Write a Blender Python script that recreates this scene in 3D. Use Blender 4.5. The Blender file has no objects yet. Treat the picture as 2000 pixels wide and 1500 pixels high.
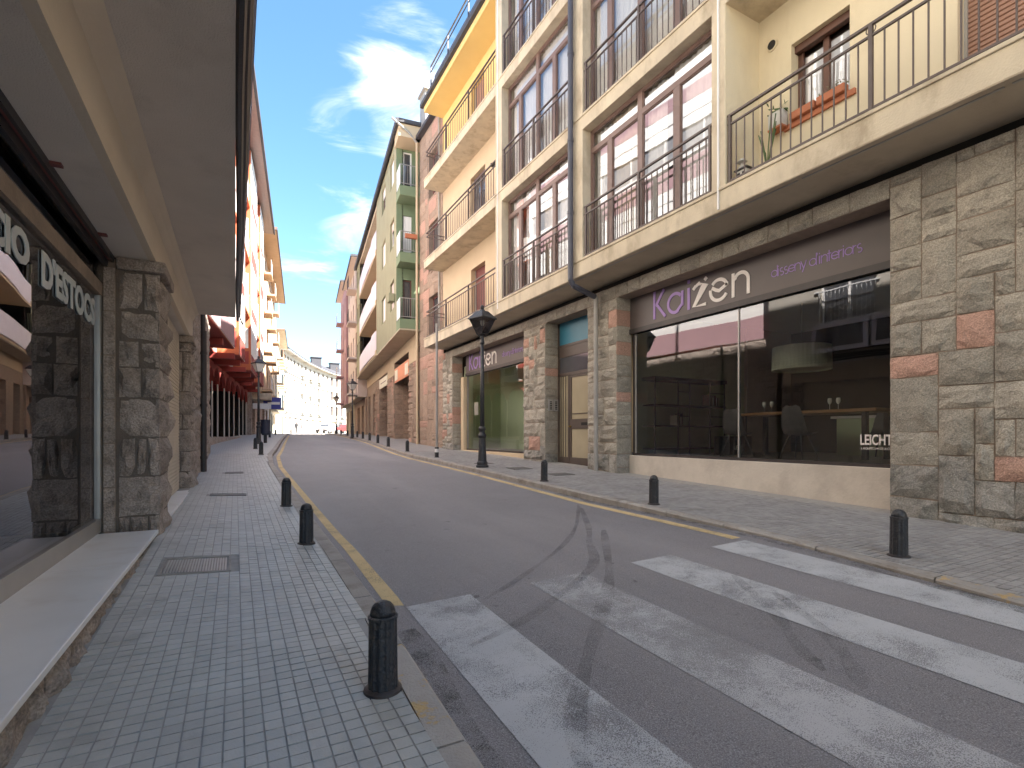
import bpy, bmesh, math, random
from mathutils import Matrix, Vector, noise
random.seed(7)
SC = bpy.context.scene
COL = SC.collection
R = math.radians
# ---------------------------------------------------------------- camera, sky, sun, exposure
cam_d = bpy.data.cameras.new('camera'); cam = bpy.data.objects.new('camera', cam_d); COL.objects.link(cam)
cam_d.sensor_width = 36; cam_d.lens = 18; cam_d.shift_y = 0.05; cam_d.clip_start = .05; cam_d.clip_end = 3000
cam.location = (0, 0, 0); cam.rotation_euler = (R(90), 0, R(-28.37))
SC.camera = cam
SUN_EL = 46.2
SUN_DIR = Vector((.75, -.66, 0)).normalized() * math.cos(R(SUN_EL)) + Vector((0, 0, math.sin(R(SUN_EL))))
SUN_AZ = math.atan2(SUN_DIR.x, SUN_DIR.y)
SC.view_settings.view_transform = 'Standard'; SC.view_settings.look = 'None'
SC.view_settings.exposure = 3.0; SC.view_settings.gamma = 1
SC.cycles.max_bounces = 10; SC.cycles.diffuse_bounces = 6; SC.cycles.glossy_bounces = 4; SC.cycles.transparent_max_bounces = 12
SC.cycles.use_denoising = True
SC.cycles.sample_clamp_indirect = 6
world = bpy.data.worlds.new('World'); SC.world = world; world.use_nodes = True
wn = world.node_tree; wn.nodes.clear()
def N(nt, t, **k):
    n = nt.nodes.new(t)
    for a, b in k.items(): setattr(n, a, b)
    return n
def LK(nt, a, b): nt.links.new(a, b)
w_out = N(wn, 'ShaderNodeOutputWorld'); w_bg = N(wn, 'ShaderNodeBackground')
sky = N(wn, 'ShaderNodeTexSky', sky_type='NISHITA'); sky.sun_disc = False
sky.sun_elevation = R(SUN_EL); sky.sun_rotation = SUN_AZ; sky.air_density = 1.0; sky.dust_density = .6; sky.ozone_density = 1.3; sky.altitude = 900
w_bg.inputs[1].default_value = 0.057
# clouds: thin wisps plus one larger bank, laid on sky directions
tc = N(wn, 'ShaderNodeTexCoord'); mp = N(wn, 'ShaderNodeMapping'); mp.inputs['Rotation'].default_value = (R(8), R(-14), R(25)); mp.inputs['Scale'].default_value = (2.2, 5.0, 8.5)
nz = N(wn, 'ShaderNodeTexNoise'); nz.inputs['Scale'].default_value = 1.6; nz.inputs['Detail'].default_value = 9; nz.inputs['Roughness'].default_value = .62; nz.inputs['Distortion'].default_value = .6
LK(wn, tc.outputs['Generated'], mp.inputs[0]); LK(wn, mp.outputs[0], nz.inputs['Vector'])
def wmath(op, a, b=None, clamp=False):
    m = N(wn, 'ShaderNodeMath', operation=op); m.use_clamp = clamp
    for i, v in enumerate((a, b)):
        if v is None: continue
        if isinstance(v, (int, float)): m.inputs[i].default_value = v
        else: LK(wn, v, m.inputs[i])
    return m.outputs[0]
def bank(d, w, amp):
    v = Vector(d).normalized()
    dt = N(wn, 'ShaderNodeVectorMath', operation='DOT_PRODUCT'); LK(wn, tc.outputs['Generated'], dt.inputs[0]); dt.inputs[1].default_value = v
    a = wmath('SUBTRACT', 1.0, dt.outputs['Value']); a = wmath('DIVIDE', a, 1 - math.cos(R(w))); a = wmath('SUBTRACT', 1.0, a, True)
    return wmath('MULTIPLY', a, amp)
bs = [bank((.31, .975, .665), 7.5, .36), bank((.17, 1.046, .62), 5, .17), bank((.20, 1.03, .42), 5.5, .27), bank((.16, 1.0, .33), 9, .17), bank((.30, .97, .80), 2.5, .16),
      bank((.9, .3, .9), 30, .2), bank((-.9, .2, .7), 30, .25), bank((-.3, -1, .6), 35, .25), bank((.1, 1.0, .16), 14, .12)]
acc = bs[0]
for b in bs[1:]: acc = wmath('MAXIMUM', acc, b)
cl = wmath('ADD', nz.outputs[0], acc)
cr = N(wn, 'ShaderNodeMapRange'); cr.interpolation_type = 'SMOOTHSTEP'; cr.inputs[1].default_value = .62; cr.inputs[2].default_value = 1.0; LK(wn, cl, cr.inputs[0])
hs = N(wn, 'ShaderNodeHueSaturation'); hs.inputs['Saturation'].default_value = 1.12; hs.inputs['Value'].default_value = .95; hs.inputs['Hue'].default_value = .488
LK(wn, sky.outputs[0], hs.inputs['Color'])
mx = N(wn, 'ShaderNodeMix', data_type='RGBA'); LK(wn, cr.outputs[0], mx.inputs[0]); LK(wn, hs.outputs[0], mx.inputs[6]); mx.inputs[7].default_value = (4.6, 4.7, 4.9, 1)
LK(wn, mx.outputs[2], w_bg.inputs[0]); LK(wn, w_bg.outputs[0], w_out.inputs[0])
sun_d = bpy.data.lights.new('sun', 'SUN'); sun_d.energy = 4.5; sun_d.angle = R(.5); sun_d.color = (1, .94, .84)
sun = bpy.data.objects.new('sun', sun_d); COL.objects.link(sun); sun.location = (30, -30, 40)
sun.rotation_euler = SUN_DIR.to_track_quat('Z', 'Y').to_euler()

# ---------------------------------------------------------------- materials
MATS = {}
def pmat(name, c1, c2=None, scale=3.0, rough=.7, bump=0.0, bscale=40.0, rnd=0.0, metal=0.0, spec=.5, island=False, stains=None, detail=6, stretch=None, dirt=0.0):
    """principled with two-colour noise, optional per-object / per-island value spread, bump"""
    m = bpy.data.materials.new(name); m.use_nodes = True; nt = m.node_tree; b = nt.nodes['Principled BSDF']
    b.inputs['Roughness'].default_value = rough; b.inputs['Metallic'].default_value = metal; b.inputs['Specular IOR Level'].default_value = spec
    geo = N(nt, 'ShaderNodeNewGeometry')
    src = geo.outputs['Position']
    if stretch:
        mpn = N(nt, 'ShaderNodeMapping'); mpn.inputs['Scale'].default_value = stretch; LK(nt, src, mpn.inputs[0]); ssrc = mpn.outputs[0]
    else: ssrc = src
    n1 = N(nt, 'ShaderNodeTexNoise'); n1.inputs['Scale'].default_value = scale; n1.inputs['Detail'].default_value = detail; n1.inputs['Roughness'].default_value = .6
    LK(nt, ssrc, n1.inputs['Vector'])
    mr = N(nt, 'ShaderNodeMapRange'); mr.inputs[1].default_value = .32; mr.inputs[2].default_value = .68; LK(nt, n1.outputs[0], mr.inputs[0])
    mxc = N(nt, 'ShaderNodeMix', data_type='RGBA'); c2 = c2 or tuple(x * .8 for x in c1)
    mxc.inputs[6].default_value = (*c1, 1); mxc.inputs[7].default_value = (*c2, 1); LK(nt, mr.outputs[0], mxc.inputs[0])
    cout = mxc.outputs[2]
    if rnd:
        if island: rs = geo.outputs['Random Per Island']
        else: rs = N(nt, 'ShaderNodeObjectInfo').outputs['Random']
        r2 = N(nt, 'ShaderNodeMapRange'); r2.inputs[3].default_value = 1 - rnd; r2.inputs[4].default_value = 1 + rnd; LK(nt, rs, r2.inputs[0])
        h = N(nt, 'ShaderNodeHueSaturation'); LK(nt, r2.outputs[0], h.inputs['Value']); LK(nt, cout, h.inputs['Color']); cout = h.outputs[0]
    if stains:   # (colour, scale, lo, hi, amount)
        sc_, scs, lo, hi, am = stains
        n2 = N(nt, 'ShaderNodeTexNoise'); n2.inputs['Scale'].default_value = scs; n2.inputs['Detail'].default_value = 8; n2.inputs['Roughness'].default_value = .65; LK(nt, ssrc, n2.inputs['Vector'])
        m2 = N(nt, 'ShaderNodeMapRange'); m2.inputs[1].default_value = lo; m2.inputs[2].default_value = hi; m2.inputs[4].default_value = am; LK(nt, n2.outputs[0], m2.inputs[0])
        x2 = N(nt, 'ShaderNodeMix', data_type='RGBA'); LK(nt, m2.outputs[0], x2.inputs[0]); LK(nt, cout, x2.inputs[6]); x2.inputs[7].default_value = (*sc_, 1); cout = x2.outputs[2]
    LK(nt, cout, b.inputs['Base Color'])
    if bump:
        n3 = N(nt, 'ShaderNodeTexNoise'); n3.inputs['Scale'].default_value = bscale; n3.inputs['Detail'].default_value = 5 if bump < 1 else 11
        if bump >= 1: n3.inputs['Roughness'].default_value = .62; n3.inputs['Distortion'].default_value = .7
        n3.label = 'relief'
        if bump >= 1:
            n4 = N(nt, 'ShaderNodeTexNoise'); n4.inputs['Scale'].default_value = 70; n4.inputs['Detail'].default_value = 6; LK(nt, src, n4.inputs['Vector'])
            sp = N(nt, 'ShaderNodeMapRange'); sp.inputs[1].default_value = .35; sp.inputs[2].default_value = .65; sp.inputs[3].default_value = .74; sp.inputs[4].default_value = 1.22; LK(nt, n4.outputs[0], sp.inputs[0])
            hv = N(nt, 'ShaderNodeHueSaturation'); LK(nt, sp.outputs[0], hv.inputs['Value']); LK(nt, cout, hv.inputs['Color']); LK(nt, hv.outputs[0], b.inputs['Base Color'])
            b2 = N(nt, 'ShaderNodeBump'); b2.inputs['Strength'].default_value = .8; b2.inputs['Distance'].default_value = .008; LK(nt, n4.outputs[0], b2.inputs['Height']); LK(nt, b2.outputs[0], b.inputs['Normal'])
        LK(nt, src, n3.inputs['Vector'])
        bp = N(nt, 'ShaderNodeBump'); bp.inputs['Strength'].default_value = min(1, bump); bp.inputs['Distance'].default_value = .02 * max(1, bump); LK(nt, n3.outputs[0], bp.inputs['Height'])
        if bump >= 1: LK(nt, bp.outputs[0], b2.inputs['Normal'])
        else: LK(nt, bp.outputs[0], b.inputs['Normal'])
    MATS[name] = m
    return m
def glassmat(name, tint, ior=1.6, base=.03, rough=0.0, tr=(1, 1, 1)):
    m = bpy.data.materials.new(name); m.use_nodes = True; nt = m.node_tree; nt.nodes.remove(nt.nodes['Principled BSDF']); out = nt.nodes['Material Output']
    g = N(nt, 'ShaderNodeBsdfGlossy'); g.inputs[0].default_value = (*tint, 1); g.inputs['Roughness'].default_value = rough
    t = N(nt, 'ShaderNodeBsdfTransparent'); t.inputs[0].default_value = (*tr, 1)
    f = N(nt, 'ShaderNodeFresnel'); f.inputs[0].default_value = ior
    ge = N(nt, 'ShaderNodeNewGeometry'); nn = N(nt, 'ShaderNodeTexNoise'); nn.inputs['Scale'].default_value = .8; LK(nt, ge.outputs['Position'], nn.inputs['Vector'])
    bp = N(nt, 'ShaderNodeBump'); bp.inputs['Strength'].default_value = .05; bp.inputs['Distance'].default_value = .05; LK(nt, nn.outputs[0], bp.inputs['Height']); LK(nt, bp.outputs[0], g.inputs['Normal'])
    a = N(nt, 'ShaderNodeMath', operation='ADD'); a.inputs[1].default_value = base; a.use_clamp = True; LK(nt, f.outputs[0], a.inputs[0])
    x = N(nt, 'ShaderNodeMixShader'); LK(nt, a.outputs[0], x.inputs[0]); LK(nt, t.outputs[0], x.inputs[1]); LK(nt, g.outputs[0], x.inputs[2]); LK(nt, x.outputs[0], out.inputs[0])
    MATS[name] = m; return m
def cutmat(name, col, scale, lo, hi, amax, rough=.8, stretch=None, bumpc=None):
    """thin worn layer: opacity from noise (paint, tyre rubber, stains)"""
    m = bpy.data.materials.new(name); m.use_nodes = True; nt = m.node_tree; b = nt.nodes['Principled BSDF']; out = nt.nodes['Material Output']
    ge = N(nt, 'ShaderNodeNewGeometry'); src = ge.outputs['Position']
    if stretch:
        q = N(nt, 'ShaderNodeMapping'); q.inputs['Scale'].default_value = stretch; LK(nt, src, q.inputs[0]); src2 = q.outputs[0]
    else: src2 = src
    n = N(nt, 'ShaderNodeTexNoise'); n.inputs['Scale'].default_value = scale; n.inputs['Detail'].default_value = 9; n.inputs['Roughness'].default_value = .72; LK(nt, src2, n.inputs['Vector'])
    n2 = N(nt, 'ShaderNodeTexNoise'); n2.inputs['Scale'].default_value = 210; n2.inputs['Detail'].default_value = 3; LK(nt, src, n2.inputs['Vector'])
    ad = N(nt, 'ShaderNodeMath', operation='MULTIPLY_ADD'); LK(nt, n2.outputs[0], ad.inputs[0]); ad.inputs[1].default_value = 1.1; LK(nt, n.outputs[0], ad.inputs[2])
    mr = N(nt, 'ShaderNodeMapRange'); mr.inputs[1].default_value = lo + .55; mr.inputs[2].default_value = hi + .55; mr.inputs[4].default_value = amax; LK(nt, ad.outputs[0], mr.inputs[0])
    n4 = N(nt, 'ShaderNodeTexNoise'); n4.inputs['Scale'].default_value = 1.7; n4.inputs['Detail'].default_value = 6; LK(nt, src, n4.inputs['Vector'])
    mc = N(nt, 'ShaderNodeMix', data_type='RGBA'); mc.inputs[6].default_value = (*[c * .82 for c in col], 1); mc.inputs[7].default_value = (*[min(1, c * 1.12) for c in col], 1); LK(nt, n4.outputs[0], mc.inputs[0]); LK(nt, mc.outputs[2], b.inputs['Base Color'])
    b.inputs['Roughness'].default_value = rough; b.inputs['Specular IOR Level'].default_value = .25
    t = N(nt, 'ShaderNodeBsdfTransparent'); x = N(nt, 'ShaderNodeMixShader'); LK(nt, mr.outputs[0], x.inputs[0]); LK(nt, t.outputs[0], x.inputs[1]); LK(nt, b.outputs[0], x.inputs[2]); LK(nt, x.outputs[0], out.inputs[0])
    MATS[name] = m; return m

M_asphalt = pmat('asphalt', (.225, .211, .222), (.185, .174, .183), 1.1, .62, .55, 160, stains=((.10, .092, .097), 14, .60, .74, .45), spec=.4, detail=10)
def asphalt_detail(m):
    nt = m.node_tree; b = nt.nodes['Principled BSDF']; ge = N(nt, 'ShaderNodeNewGeometry'); old = b.inputs['Base Color'].links[0].from_socket
    def layer(src, tex, lo, hi, col, am):
        mr = N(nt, 'ShaderNodeMapRange'); mr.inputs[1].default_value = lo; mr.inputs[2].default_value = hi; mr.inputs[4].default_value = am; LK(nt, tex, mr.inputs[0])
        x = N(nt, 'ShaderNodeMix', data_type='RGBA'); LK(nt, mr.outputs[0], x.inputs[0]); LK(nt, src, x.inputs[6]); x.inputs[7].default_value = (*col, 1); return x.outputs[2]
    def nse(s, d, r=.6, st=None):
        n = N(nt, 'ShaderNodeTexNoise'); n.inputs['Scale'].default_value = s; n.inputs['Detail'].default_value = d; n.inputs['Roughness'].default_value = r
        if st: q = N(nt, 'ShaderNodeMapping'); q.inputs['Scale'].default_value = st; LK(nt, ge.outputs['Position'], q.inputs[0]); LK(nt, q.outputs[0], n.inputs['Vector'])
        else: LK(nt, ge.outputs['Position'], n.inputs['Vector'])
        return n.outputs[0]
    c = layer(old, nse(190, 2), .50, .62, (.40, .385, .39), .75)      # pale chippings
    c = layer(c, nse(150, 2), .56, .66, (.06, .055, .06), .7)          # dark pores
    c = layer(c, nse(.9, 5, .5, (1, .12, 1)), .50, .68, (.34, .315, .32), .45)  # polished wheel paths
    c = layer(c, nse(7, 4, .5), .70, .74, (.08, .075, .08), .6)      # oil drops
    LK(nt, c, b.inputs['Base Color'])
asphalt_detail(M_asphalt)
M_gravel = cutmat('gutter_grit', (.085, .078, .07), 6, .50, .66, .6, .95)
M_mortar = pmat('tile_mortar', (.36, .345, .325), (.29, .275, .26), 12, .9, .3, 120)
M_tile = pmat('paving_tile', (.48, .475, .45), (.40, .395, .375), 2.2, .5, .25, 150, rnd=.07, stains=((.20, .185, .165), 3.0, .54, .76, .5), spec=.4)
M_tilei = pmat('paving_tile_field', (.48, .475, .45), (.40, .395, .375), 2.2, .5, .25, 150, rnd=.07, island=True, stains=((.20, .185, .165), 3.0, .54, .76, .5), spec=.4)
M_tiler = pmat('paving_tile_right', (.35, .335, .325), (.275, .262, .255), 2.2, .6, .25, 150, rnd=.13, stains=((.16, .135, .11), 3.0, .54, .76, .55), spec=.4)
M_tileri = pmat('paving_tile_right_field', (.35, .335, .325), (.275, .262, .255), 2.2, .6, .25, 150, rnd=.13, island=True, stains=((.16, .135, .11), 3.0, .54, .76, .55), spec=.4)
M_kerb = pmat('kerb_granite', (.38, .345, .31), (.29, .265, .24), 5, .8, .4, 90, rnd=.1, stains=((.16, .12, .085), 4, .5, .72, .7))
M_kerby = pmat('kerb_old_paint', (.38, .345, .31), (.29, .265, .24), 5, .8, .4, 90, rnd=.1, stains=((.50, .33, .12), 5, .53, .57, .8))
M_white = cutmat('road_paint_white', (.50, .50, .51), 2.2, .33, .46, .94)
M_whitew = cutmat('road_paint_worn', (.48, .47, .475), 2.0, .34, .56, .92)
M_yellow = cutmat('road_paint_yellow', (.66, .50, .27), 2.4, .30, .44, .95)
M_tyre = cutmat('tyre_rubber', (.06, .055, .062), 2.5, .38, .66, .30)
M_stone = pmat('grey_stone', (.42, .375, .31), (.31, .28, .235), 3.5, .85, 2.2, 11, rnd=.15, stains=((.17, .145, .115), 9, .55, .72, .6))
M_stonep = pmat('pink_stone', (.50, .30, .235), (.42, .26, .20), 3.5, .85, 1.6, 11, rnd=.10, stains=((.3, .19, .15), 8, .56, .74, .6))
M_stoned = pmat('dirty_foot_stone', (.27, .25, .225), (.36, .335, .30), 6, .88, 2.0, 12, rnd=.14, stains=((.10, .10, .085), 5, .48, .66, .7))
M_stonel = pmat('brown_stone', (.46, .38, .33), (.30, .245, .21), 4.5, .9, 2.6, 13, rnd=.15, stains=((.12, .09, .07), 7, .52, .70, .7))
M_stoner = pmat('rust_stone', (.38, .27, .20), (.31, .23, .18), 5, .88, 1.6, 12, rnd=.14, stains=((.17, .10, .07), 6, .55, .72, .6))
M_joint = pmat('wall_mortar', (.33, .25, .19), (.25, .19, .15), 8, .95, .5, 60)
M_jointd = pmat('dark_mortar', (.16, .125, .10), (.12, .095, .08), 8, .95, .5, 60)
M_yel1 = pmat('yellow_render', (.74, .645, .47), (.68, .59, .42), 1.4, .9, .25, 60, stains=((.5, .40, .27), 1.3, .54, .80, .5), stretch=(1, 1, .35))
M_peach = pmat('peach_render', (.58, .46, .31), (.54, .42, .285), 1.4, .9, .2, 60)
M_yel2 = pmat('bright_yellow_render', (.72, .53, .22), (.68, .49, .2), 1.4, .9, .2, 60)
M_conc = pmat('cream_concrete', (.64, .55, .41), (.52, .44, .33), 2.4, .9, .35, 45, stains=((.30, .235, .16), 2.6, .48, .72, .75), stretch=(1, 1, .5))
M_soff = pmat('soffit_render', (.56, .47, .35), (.46, .38, .28), 1.5, .92, .3, 50, stains=((.28, .22, .16), 2.0, .56, .76, .45))
M_plast = pmat('pale_plaster', (.62, .55, .475), (.53, .47, .41), 1.8, .9, .3, 30, stains=((.33, .28, .24), 1.6, .48, .74, .6))
M_shopb = pmat('sign_board_brown', (.125, .10, .094), (.105, .085, .08), 1, .45)
M_purple = pmat('purple_letter', (.36, .22, .55), (.33, .20, .5), 2, .45)
M_cream = pmat('cream_letter', (.82, .76, .72), (.78, .72, .68), 2, .45)
M_lgrey = pmat('pale_blue_vinyl', (.56, .60, .62), (.5, .54, .56), 2, .5)
M_dmetal = pmat('dark_metal', (.035, .028, .028), (.05, .04, .038), 6, .45, .1, 80)
M_black = pmat('black_iron', (.022, .022, .026), (.036, .035, .038), 9, .42, .5, 60, stains=((.11, .10, .085), 13, .55, .68, .6))
M_rail = pmat('railing_brown', (.085, .06, .055), (.11, .08, .07), 8, .5)
M_frame = pmat('brown_window_frame', (.20, .125, .105), (.16, .10, .085), 5, .45)
M_wood = pmat('dark_wood', (.13, .055, .035), (.09, .04, .027), 4, .5, stretch=(1, 1, .2))
M_shut = pmat('rust_shutter', (.36, .20, .14), (.32, .175, .12), 3, .6)
M_maroon = pmat('maroon_shutter', (.20, .062, .055), (.17, .055, .05), 3, .6)
M_pipe = pmat('slate_pipe', (.085, .085, .11), (.065, .065, .085), 4, .5)
M_pipeg = pmat('grey_pipe', (.36, .34, .31), (.30, .28, .26), 4, .55)
M_curt = pmat('net_curtain', (.88, .87, .85), (.80, .79, .78), 3, .9, stretch=(8, 8, .3))
M_curtb = pmat('beige_blind', (.62, .54, .44), (.56, .49, .40), 3, .9)
M_glass = glassmat('window_glass', (.92, .94, 1.0), 1.75, .10)
M_shopg = glassmat('shop_glass', (.95, .95, 1.0), 1.62, .07, tr=(.93, .97, .94))
M_marble = pmat('white_marble', (.80, .79, .78), (.72, .71, .70), 1.6, .35, stains=((.42, .33, .24), 1.8, .55, .8, .45), spec=.5)
M_alu = pmat('aluminium', (.42, .40, .38), (.36, .345, .33), 3, .4, metal=.3)
M_soffl = pmat('taupe_soffit', (.70, .62, .54), (.62, .55, .48), 1.2, .95, .5, 130, stains=((.26, .2, .16), 1.4, .55, .8, .3))
M_beam = pmat('cream_beam', (.68, .57, .44), (.61, .51, .39), 1.3, .8, .2, 40)
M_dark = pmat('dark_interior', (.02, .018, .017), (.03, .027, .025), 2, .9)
M_grwall = pmat('green_room_wall', (.62, .70, .48), (.58, .66, .45), 1, .9)
M_floor = pmat('room_floor', (.32, .29, .25), (.28, .25, .22), 2, .5)
M_blue = pmat('teal_panel', (.035, .20, .29), (.03, .17, .25), 2, .4)
M_door = pmat('bronze_door', (.10, .075, .062), (.08, .06, .05), 3, .45)
M_doorg = pmat('frosted_door_glass', (.42, .36, .25), (.34, .29, .20), 1.2, .25)
M_shade = pmat('lamp_shade_fabric', (.88, .88, .70), (.82, .82, .64), 3, .9)
M_twood = pmat('oak_table', (.42, .22, .09), (.32, .16, .065), 5, .4, stretch=(1, 6, 6))
M_chair = pmat('grey_chair', (.16, .155, .16), (.13, .125, .13), 3, .7)
M_terra = pmat('terracotta', (.50, .18, .09), (.42, .15, .075), 6, .8)
M_leaf = pmat('leaf', (.07, .12, .04), (.10, .14, .06), 12, .7)
M_wpot = pmat('white_pot', (.62, .60, .56), (.5, .48, .44), 9, .7)
M_olive = pmat('olive_render', (.32, .31, .20), (.28, .27, .175), 1.5, .92, .2, 50)
M_green = pmat('green_render', (.20, .26, .155), (.17, .225, .135), 1.5, .92, .2, 50)
M_whitem = pmat('white_metal', (.72, .72, .72), (.64, .64, .65), 5, .5)
M_lilac = pmat('lilac_panel', (.66, .62, .68), (.6, .56, .62), 2, .6)
M_roof = pmat('dark_roof', (.045, .043, .052), (.06, .058, .066), 3, .7)
M_rtile = pmat('old_roof_tile', (.20, .13, .10), (.13, .085, .07), 7, .85, rnd=.2, island=True)
M_wint = pmat('window_pane_dark', (.05, .055, .065), (.09, .09, .10), .7, .06, spec=.9)
M_winl = pmat('window_pane_curtained', (.34, .33, .33), (.20, .20, .21), .9, .1, spec=.9)
M_red = pmat('red_render', (.33, .055, .045), (.29, .05, .04), 2, .85, .15, 40)
M_orange = pmat('orange_render', (.50, .13, .055), (.45, .12, .05), 2, .85, .15, 40)
M_ochre = pmat('ochre_render', (.52, .37, .24), (.46, .33, .21), 2, .9, .15, 40)
M_cwhite = pmat('cream_white_render', (.42, .39, .345), (.37, .345, .30), 1.2, .9)
M_pwhite = pmat('white_shutter', (.82, .80, .78), (.76, .74, .72), 3, .6)
M_pink = pmat('dusty_pink_render', (.42, .26, .28), (.37, .23, .25), 1.5, .9)
M_pinkl = pmat('pale_pink_render', (.60, .51, .47), (.54, .46, .42), 1.0, .9)
M_signo = pmat('orange_sign', (.72, .25, .12), (.66, .22, .11), 2, .5)
M_signc = pmat('cream_sign', (.74, .70, .58), (.66, .62, .5), 2, .5)
M_bsign = pmat('blue_sign', (.05, .05, .32), (.045, .045, .28), 2, .4)
M_cloth = pmat('black_clothes', (.018, .018, .022), (.03, .028, .03), 5, .9)
M_skin = pmat('skin', (.45, .27, .19), (.40, .24, .17), 5, .6)
M_carw = pmat('white_car_paint', (.78, .78, .78), (.74, .74, .75), 1, .2, spec=.6)
M_tyrem = pmat('tyre', (.02, .02, .02), (.028, .028, .028), 5, .8)
M_frost = pmat('frosted_lamp_glass', (.78, .75, .70), (.72, .69, .64), 2, .3)
M_ground = pmat('far_ground', (.24, .22, .19), (.19, .175, .15), .6, .95)
M_steel = pmat('pale_column', (.58, .54, .50), (.52, .48, .45), 3, .5)
M_grate = pmat('cast_iron_cover', (.10, .095, .09), (.14, .13, .12), 12, .6, .3, 80)
M_navy = pmat('night_blue_bin', (.02, .025, .05), (.03, .034, .06), 4, .5)

# ---------------------------------------------------------------- helpers
I4 = Matrix.Identity(4)
def wloc(p):
    v = Vector((0, 0, 0))
    while p is not None: v += p.location; p = p.parent
    return v
def tag(o, label=None, cat=None, group=None, kind=None):
    if label: o['label'] = label
    if cat: o['category'] = cat
    if group: o['group'] = group
    if kind: o['kind'] = kind
    return o
def empty(name, loc, label, cat, group=None):
    o = bpy.data.objects.new(name, None); COL.objects.link(o); o.location = loc; o.empty_display_size = .2
    return tag(o, label, cat, group)
class MB:
    def __init__(s, M=None): s.v = []; s.f = []; s.M = M or I4; s.flip = s.M.determinant() < 0
    def add(s, vs, fs):
        n = len(s.v); s.v += [s.M @ Vector(v) for v in vs]
        for f in fs:
            f = [i + n for i in f]; s.f.append(f[::-1] if s.flip else f)
    def quad(s, a, b, c, d): s.add([a, b, c, d], [(0, 1, 2, 3)])
    def box(s, x0, x1, y0, y1, z0, z1):
        s.add([(x0, y0, z0), (x1, y0, z0), (x1, y1, z0), (x0, y1, z0), (x0, y0, z1), (x1, y0, z1), (x1, y1, z1), (x0, y1, z1)],
              [(0, 3, 2, 1), (4, 5, 6, 7), (0, 1, 5, 4), (1, 2, 6, 5), (2, 3, 7, 6), (3, 0, 4, 7)]); return s
    def tube(s, p0, p1, r, n=8, r1=None):
        p0 = Vector(p0); p1 = Vector(p1); d = (p1 - p0).normalized(); r1 = r if r1 is None else r1
        u = d.orthogonal().normalized(); w = d.cross(u)
        vs = [p0 + (u * math.cos(a) + w * math.sin(a)) * r for a in [2 * math.pi * i / n for i in range(n)]] + [p1 + (u * math.cos(a) + w * math.sin(a)) * r1 for a in [2 * math.pi * i / n for i in range(n)]]
        fs = [(i, (i + 1) % n, n + (i + 1) % n, n + i) for i in range(n)] + [tuple(range(n))[::-1], tuple(range(n, 2 * n))]
        s.add(vs, fs); return s
    def path(s, pts, r, n=6):
        for a, b in zip(pts, pts[1:]): s.tube(a, b, r, n)
        return s
    def lathe(s, cx, cy, prof, n=20, sq=False):
        vs = []
        for r, z in prof:
            for i in range(n):
                a = 2 * math.pi * (i + .5) / n; vs.append((cx + r * math.cos(a), cy + r * math.sin(a), z))
        m = len(prof); fs = [(j * n + i, j * n + (i + 1) % n, (j + 1) * n + (i + 1) % n, (j + 1) * n + i) for j in range(m - 1) for i in range(n)]
        fs += [tuple(range(n))[::-1], tuple(range((m - 1) * n, m * n))]
        s.add(vs, fs); return s
    def ribbon(s, pts, w, y0=0, y1=.012):
        """flat stroke in the local x/z plane given as (x, z) points"""
        n = len(pts); L = []; Rr = []
        for i in range(n):
            a = Vector(pts[max(0, i - 1)]); b = Vector(pts[min(n - 1, i + 1)]); d = (b - a)
            if d.length < 1e-6: d = Vector((1, 0))
            d.normalize(); q = Vector((-d.y, d.x)) * w / 2; p = Vector(pts[i]); k = 1
            if 0 < i < n - 1:
                d1 = (p - a).normalized(); k = 1 / max(.4, abs(Vector((-d1.y, d1.x)).dot(q.normalized())))
            L.append(p + q * k); Rr.append(p - q * k)
        vs = []
        for y in (y0, y1):
            for i in range(n): vs += [(L[i].x, y, L[i].y), (Rr[i].x, y, Rr[i].y)]
        m = 2 * n; fs = []
        for i in range(n - 1):
            a = 2 * i; fs += [(a, a + 1, a + 3, a + 2), (m + a, m + a + 2, m + a + 3, m + a + 1), (a, a + 2, m + a + 2, m + a), (a + 1, m + a + 1, m + a + 3, a + 3)]
        fs += [(0, m, m + 1, 1), (m - 2, m - 1, 2 * m - 1, 2 * m - 2)]
        s.add(vs, fs); return s
    def mesh(s, name, mat, off=Vector((0, 0, 0)), smooth=False):
        me = bpy.data.meshes.new(name); me.from_pydata([tuple(v - off) for v in s.v], [], s.f)
        me.materials.append(mat)
        if smooth: me.polygons.foreach_set('use_smooth', [True] * len(me.polygons))
        me.update(); return me
    def build(s, name, mat, parent=None, smooth=False, loc=None, bevel=0, **k):
        off = wloc(parent) if parent is not None else Vector(loc or (0, 0, 0))
        o = bpy.data.objects.new(name, s.mesh(name, mat, off, smooth)); COL.objects.link(o)
        if parent is not None: o.parent = parent
        else: o.location = off
        if bevel:
            b = o.modifiers.new('bevel', 'BEVEL'); b.width = bevel; b.segments = 2; b.limit_method = 'ANGLE'
        if k: tag(o, **k)
        return o
def inst(name, me, parent, M, **k):
    """object sharing mesh data, world matrix M, parented (parents only translate)"""
    o = bpy.data.objects.new(name, me); COL.objects.link(o); o.parent = parent
    o.matrix_local = Matrix.Translation(-wloc(parent)) @ M
    if k: tag(o, **k)
    return o
def copy_tree(o, parent=None):
    c = o.copy(); COL.objects.link(c)
    if parent is not None: c.parent = parent
    for ch in list(o.children): copy_tree(ch, c)
    return c
def rframe(x0, y0, ang=0):   # right side of street: s along street, d away from the street
    a = R(ang); return Matrix(((math.sin(a), math.cos(a), 0, x0), (math.cos(a), -math.sin(a), 0, y0), (0, 0, 1, 0), (0, 0, 0, 1)))
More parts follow.
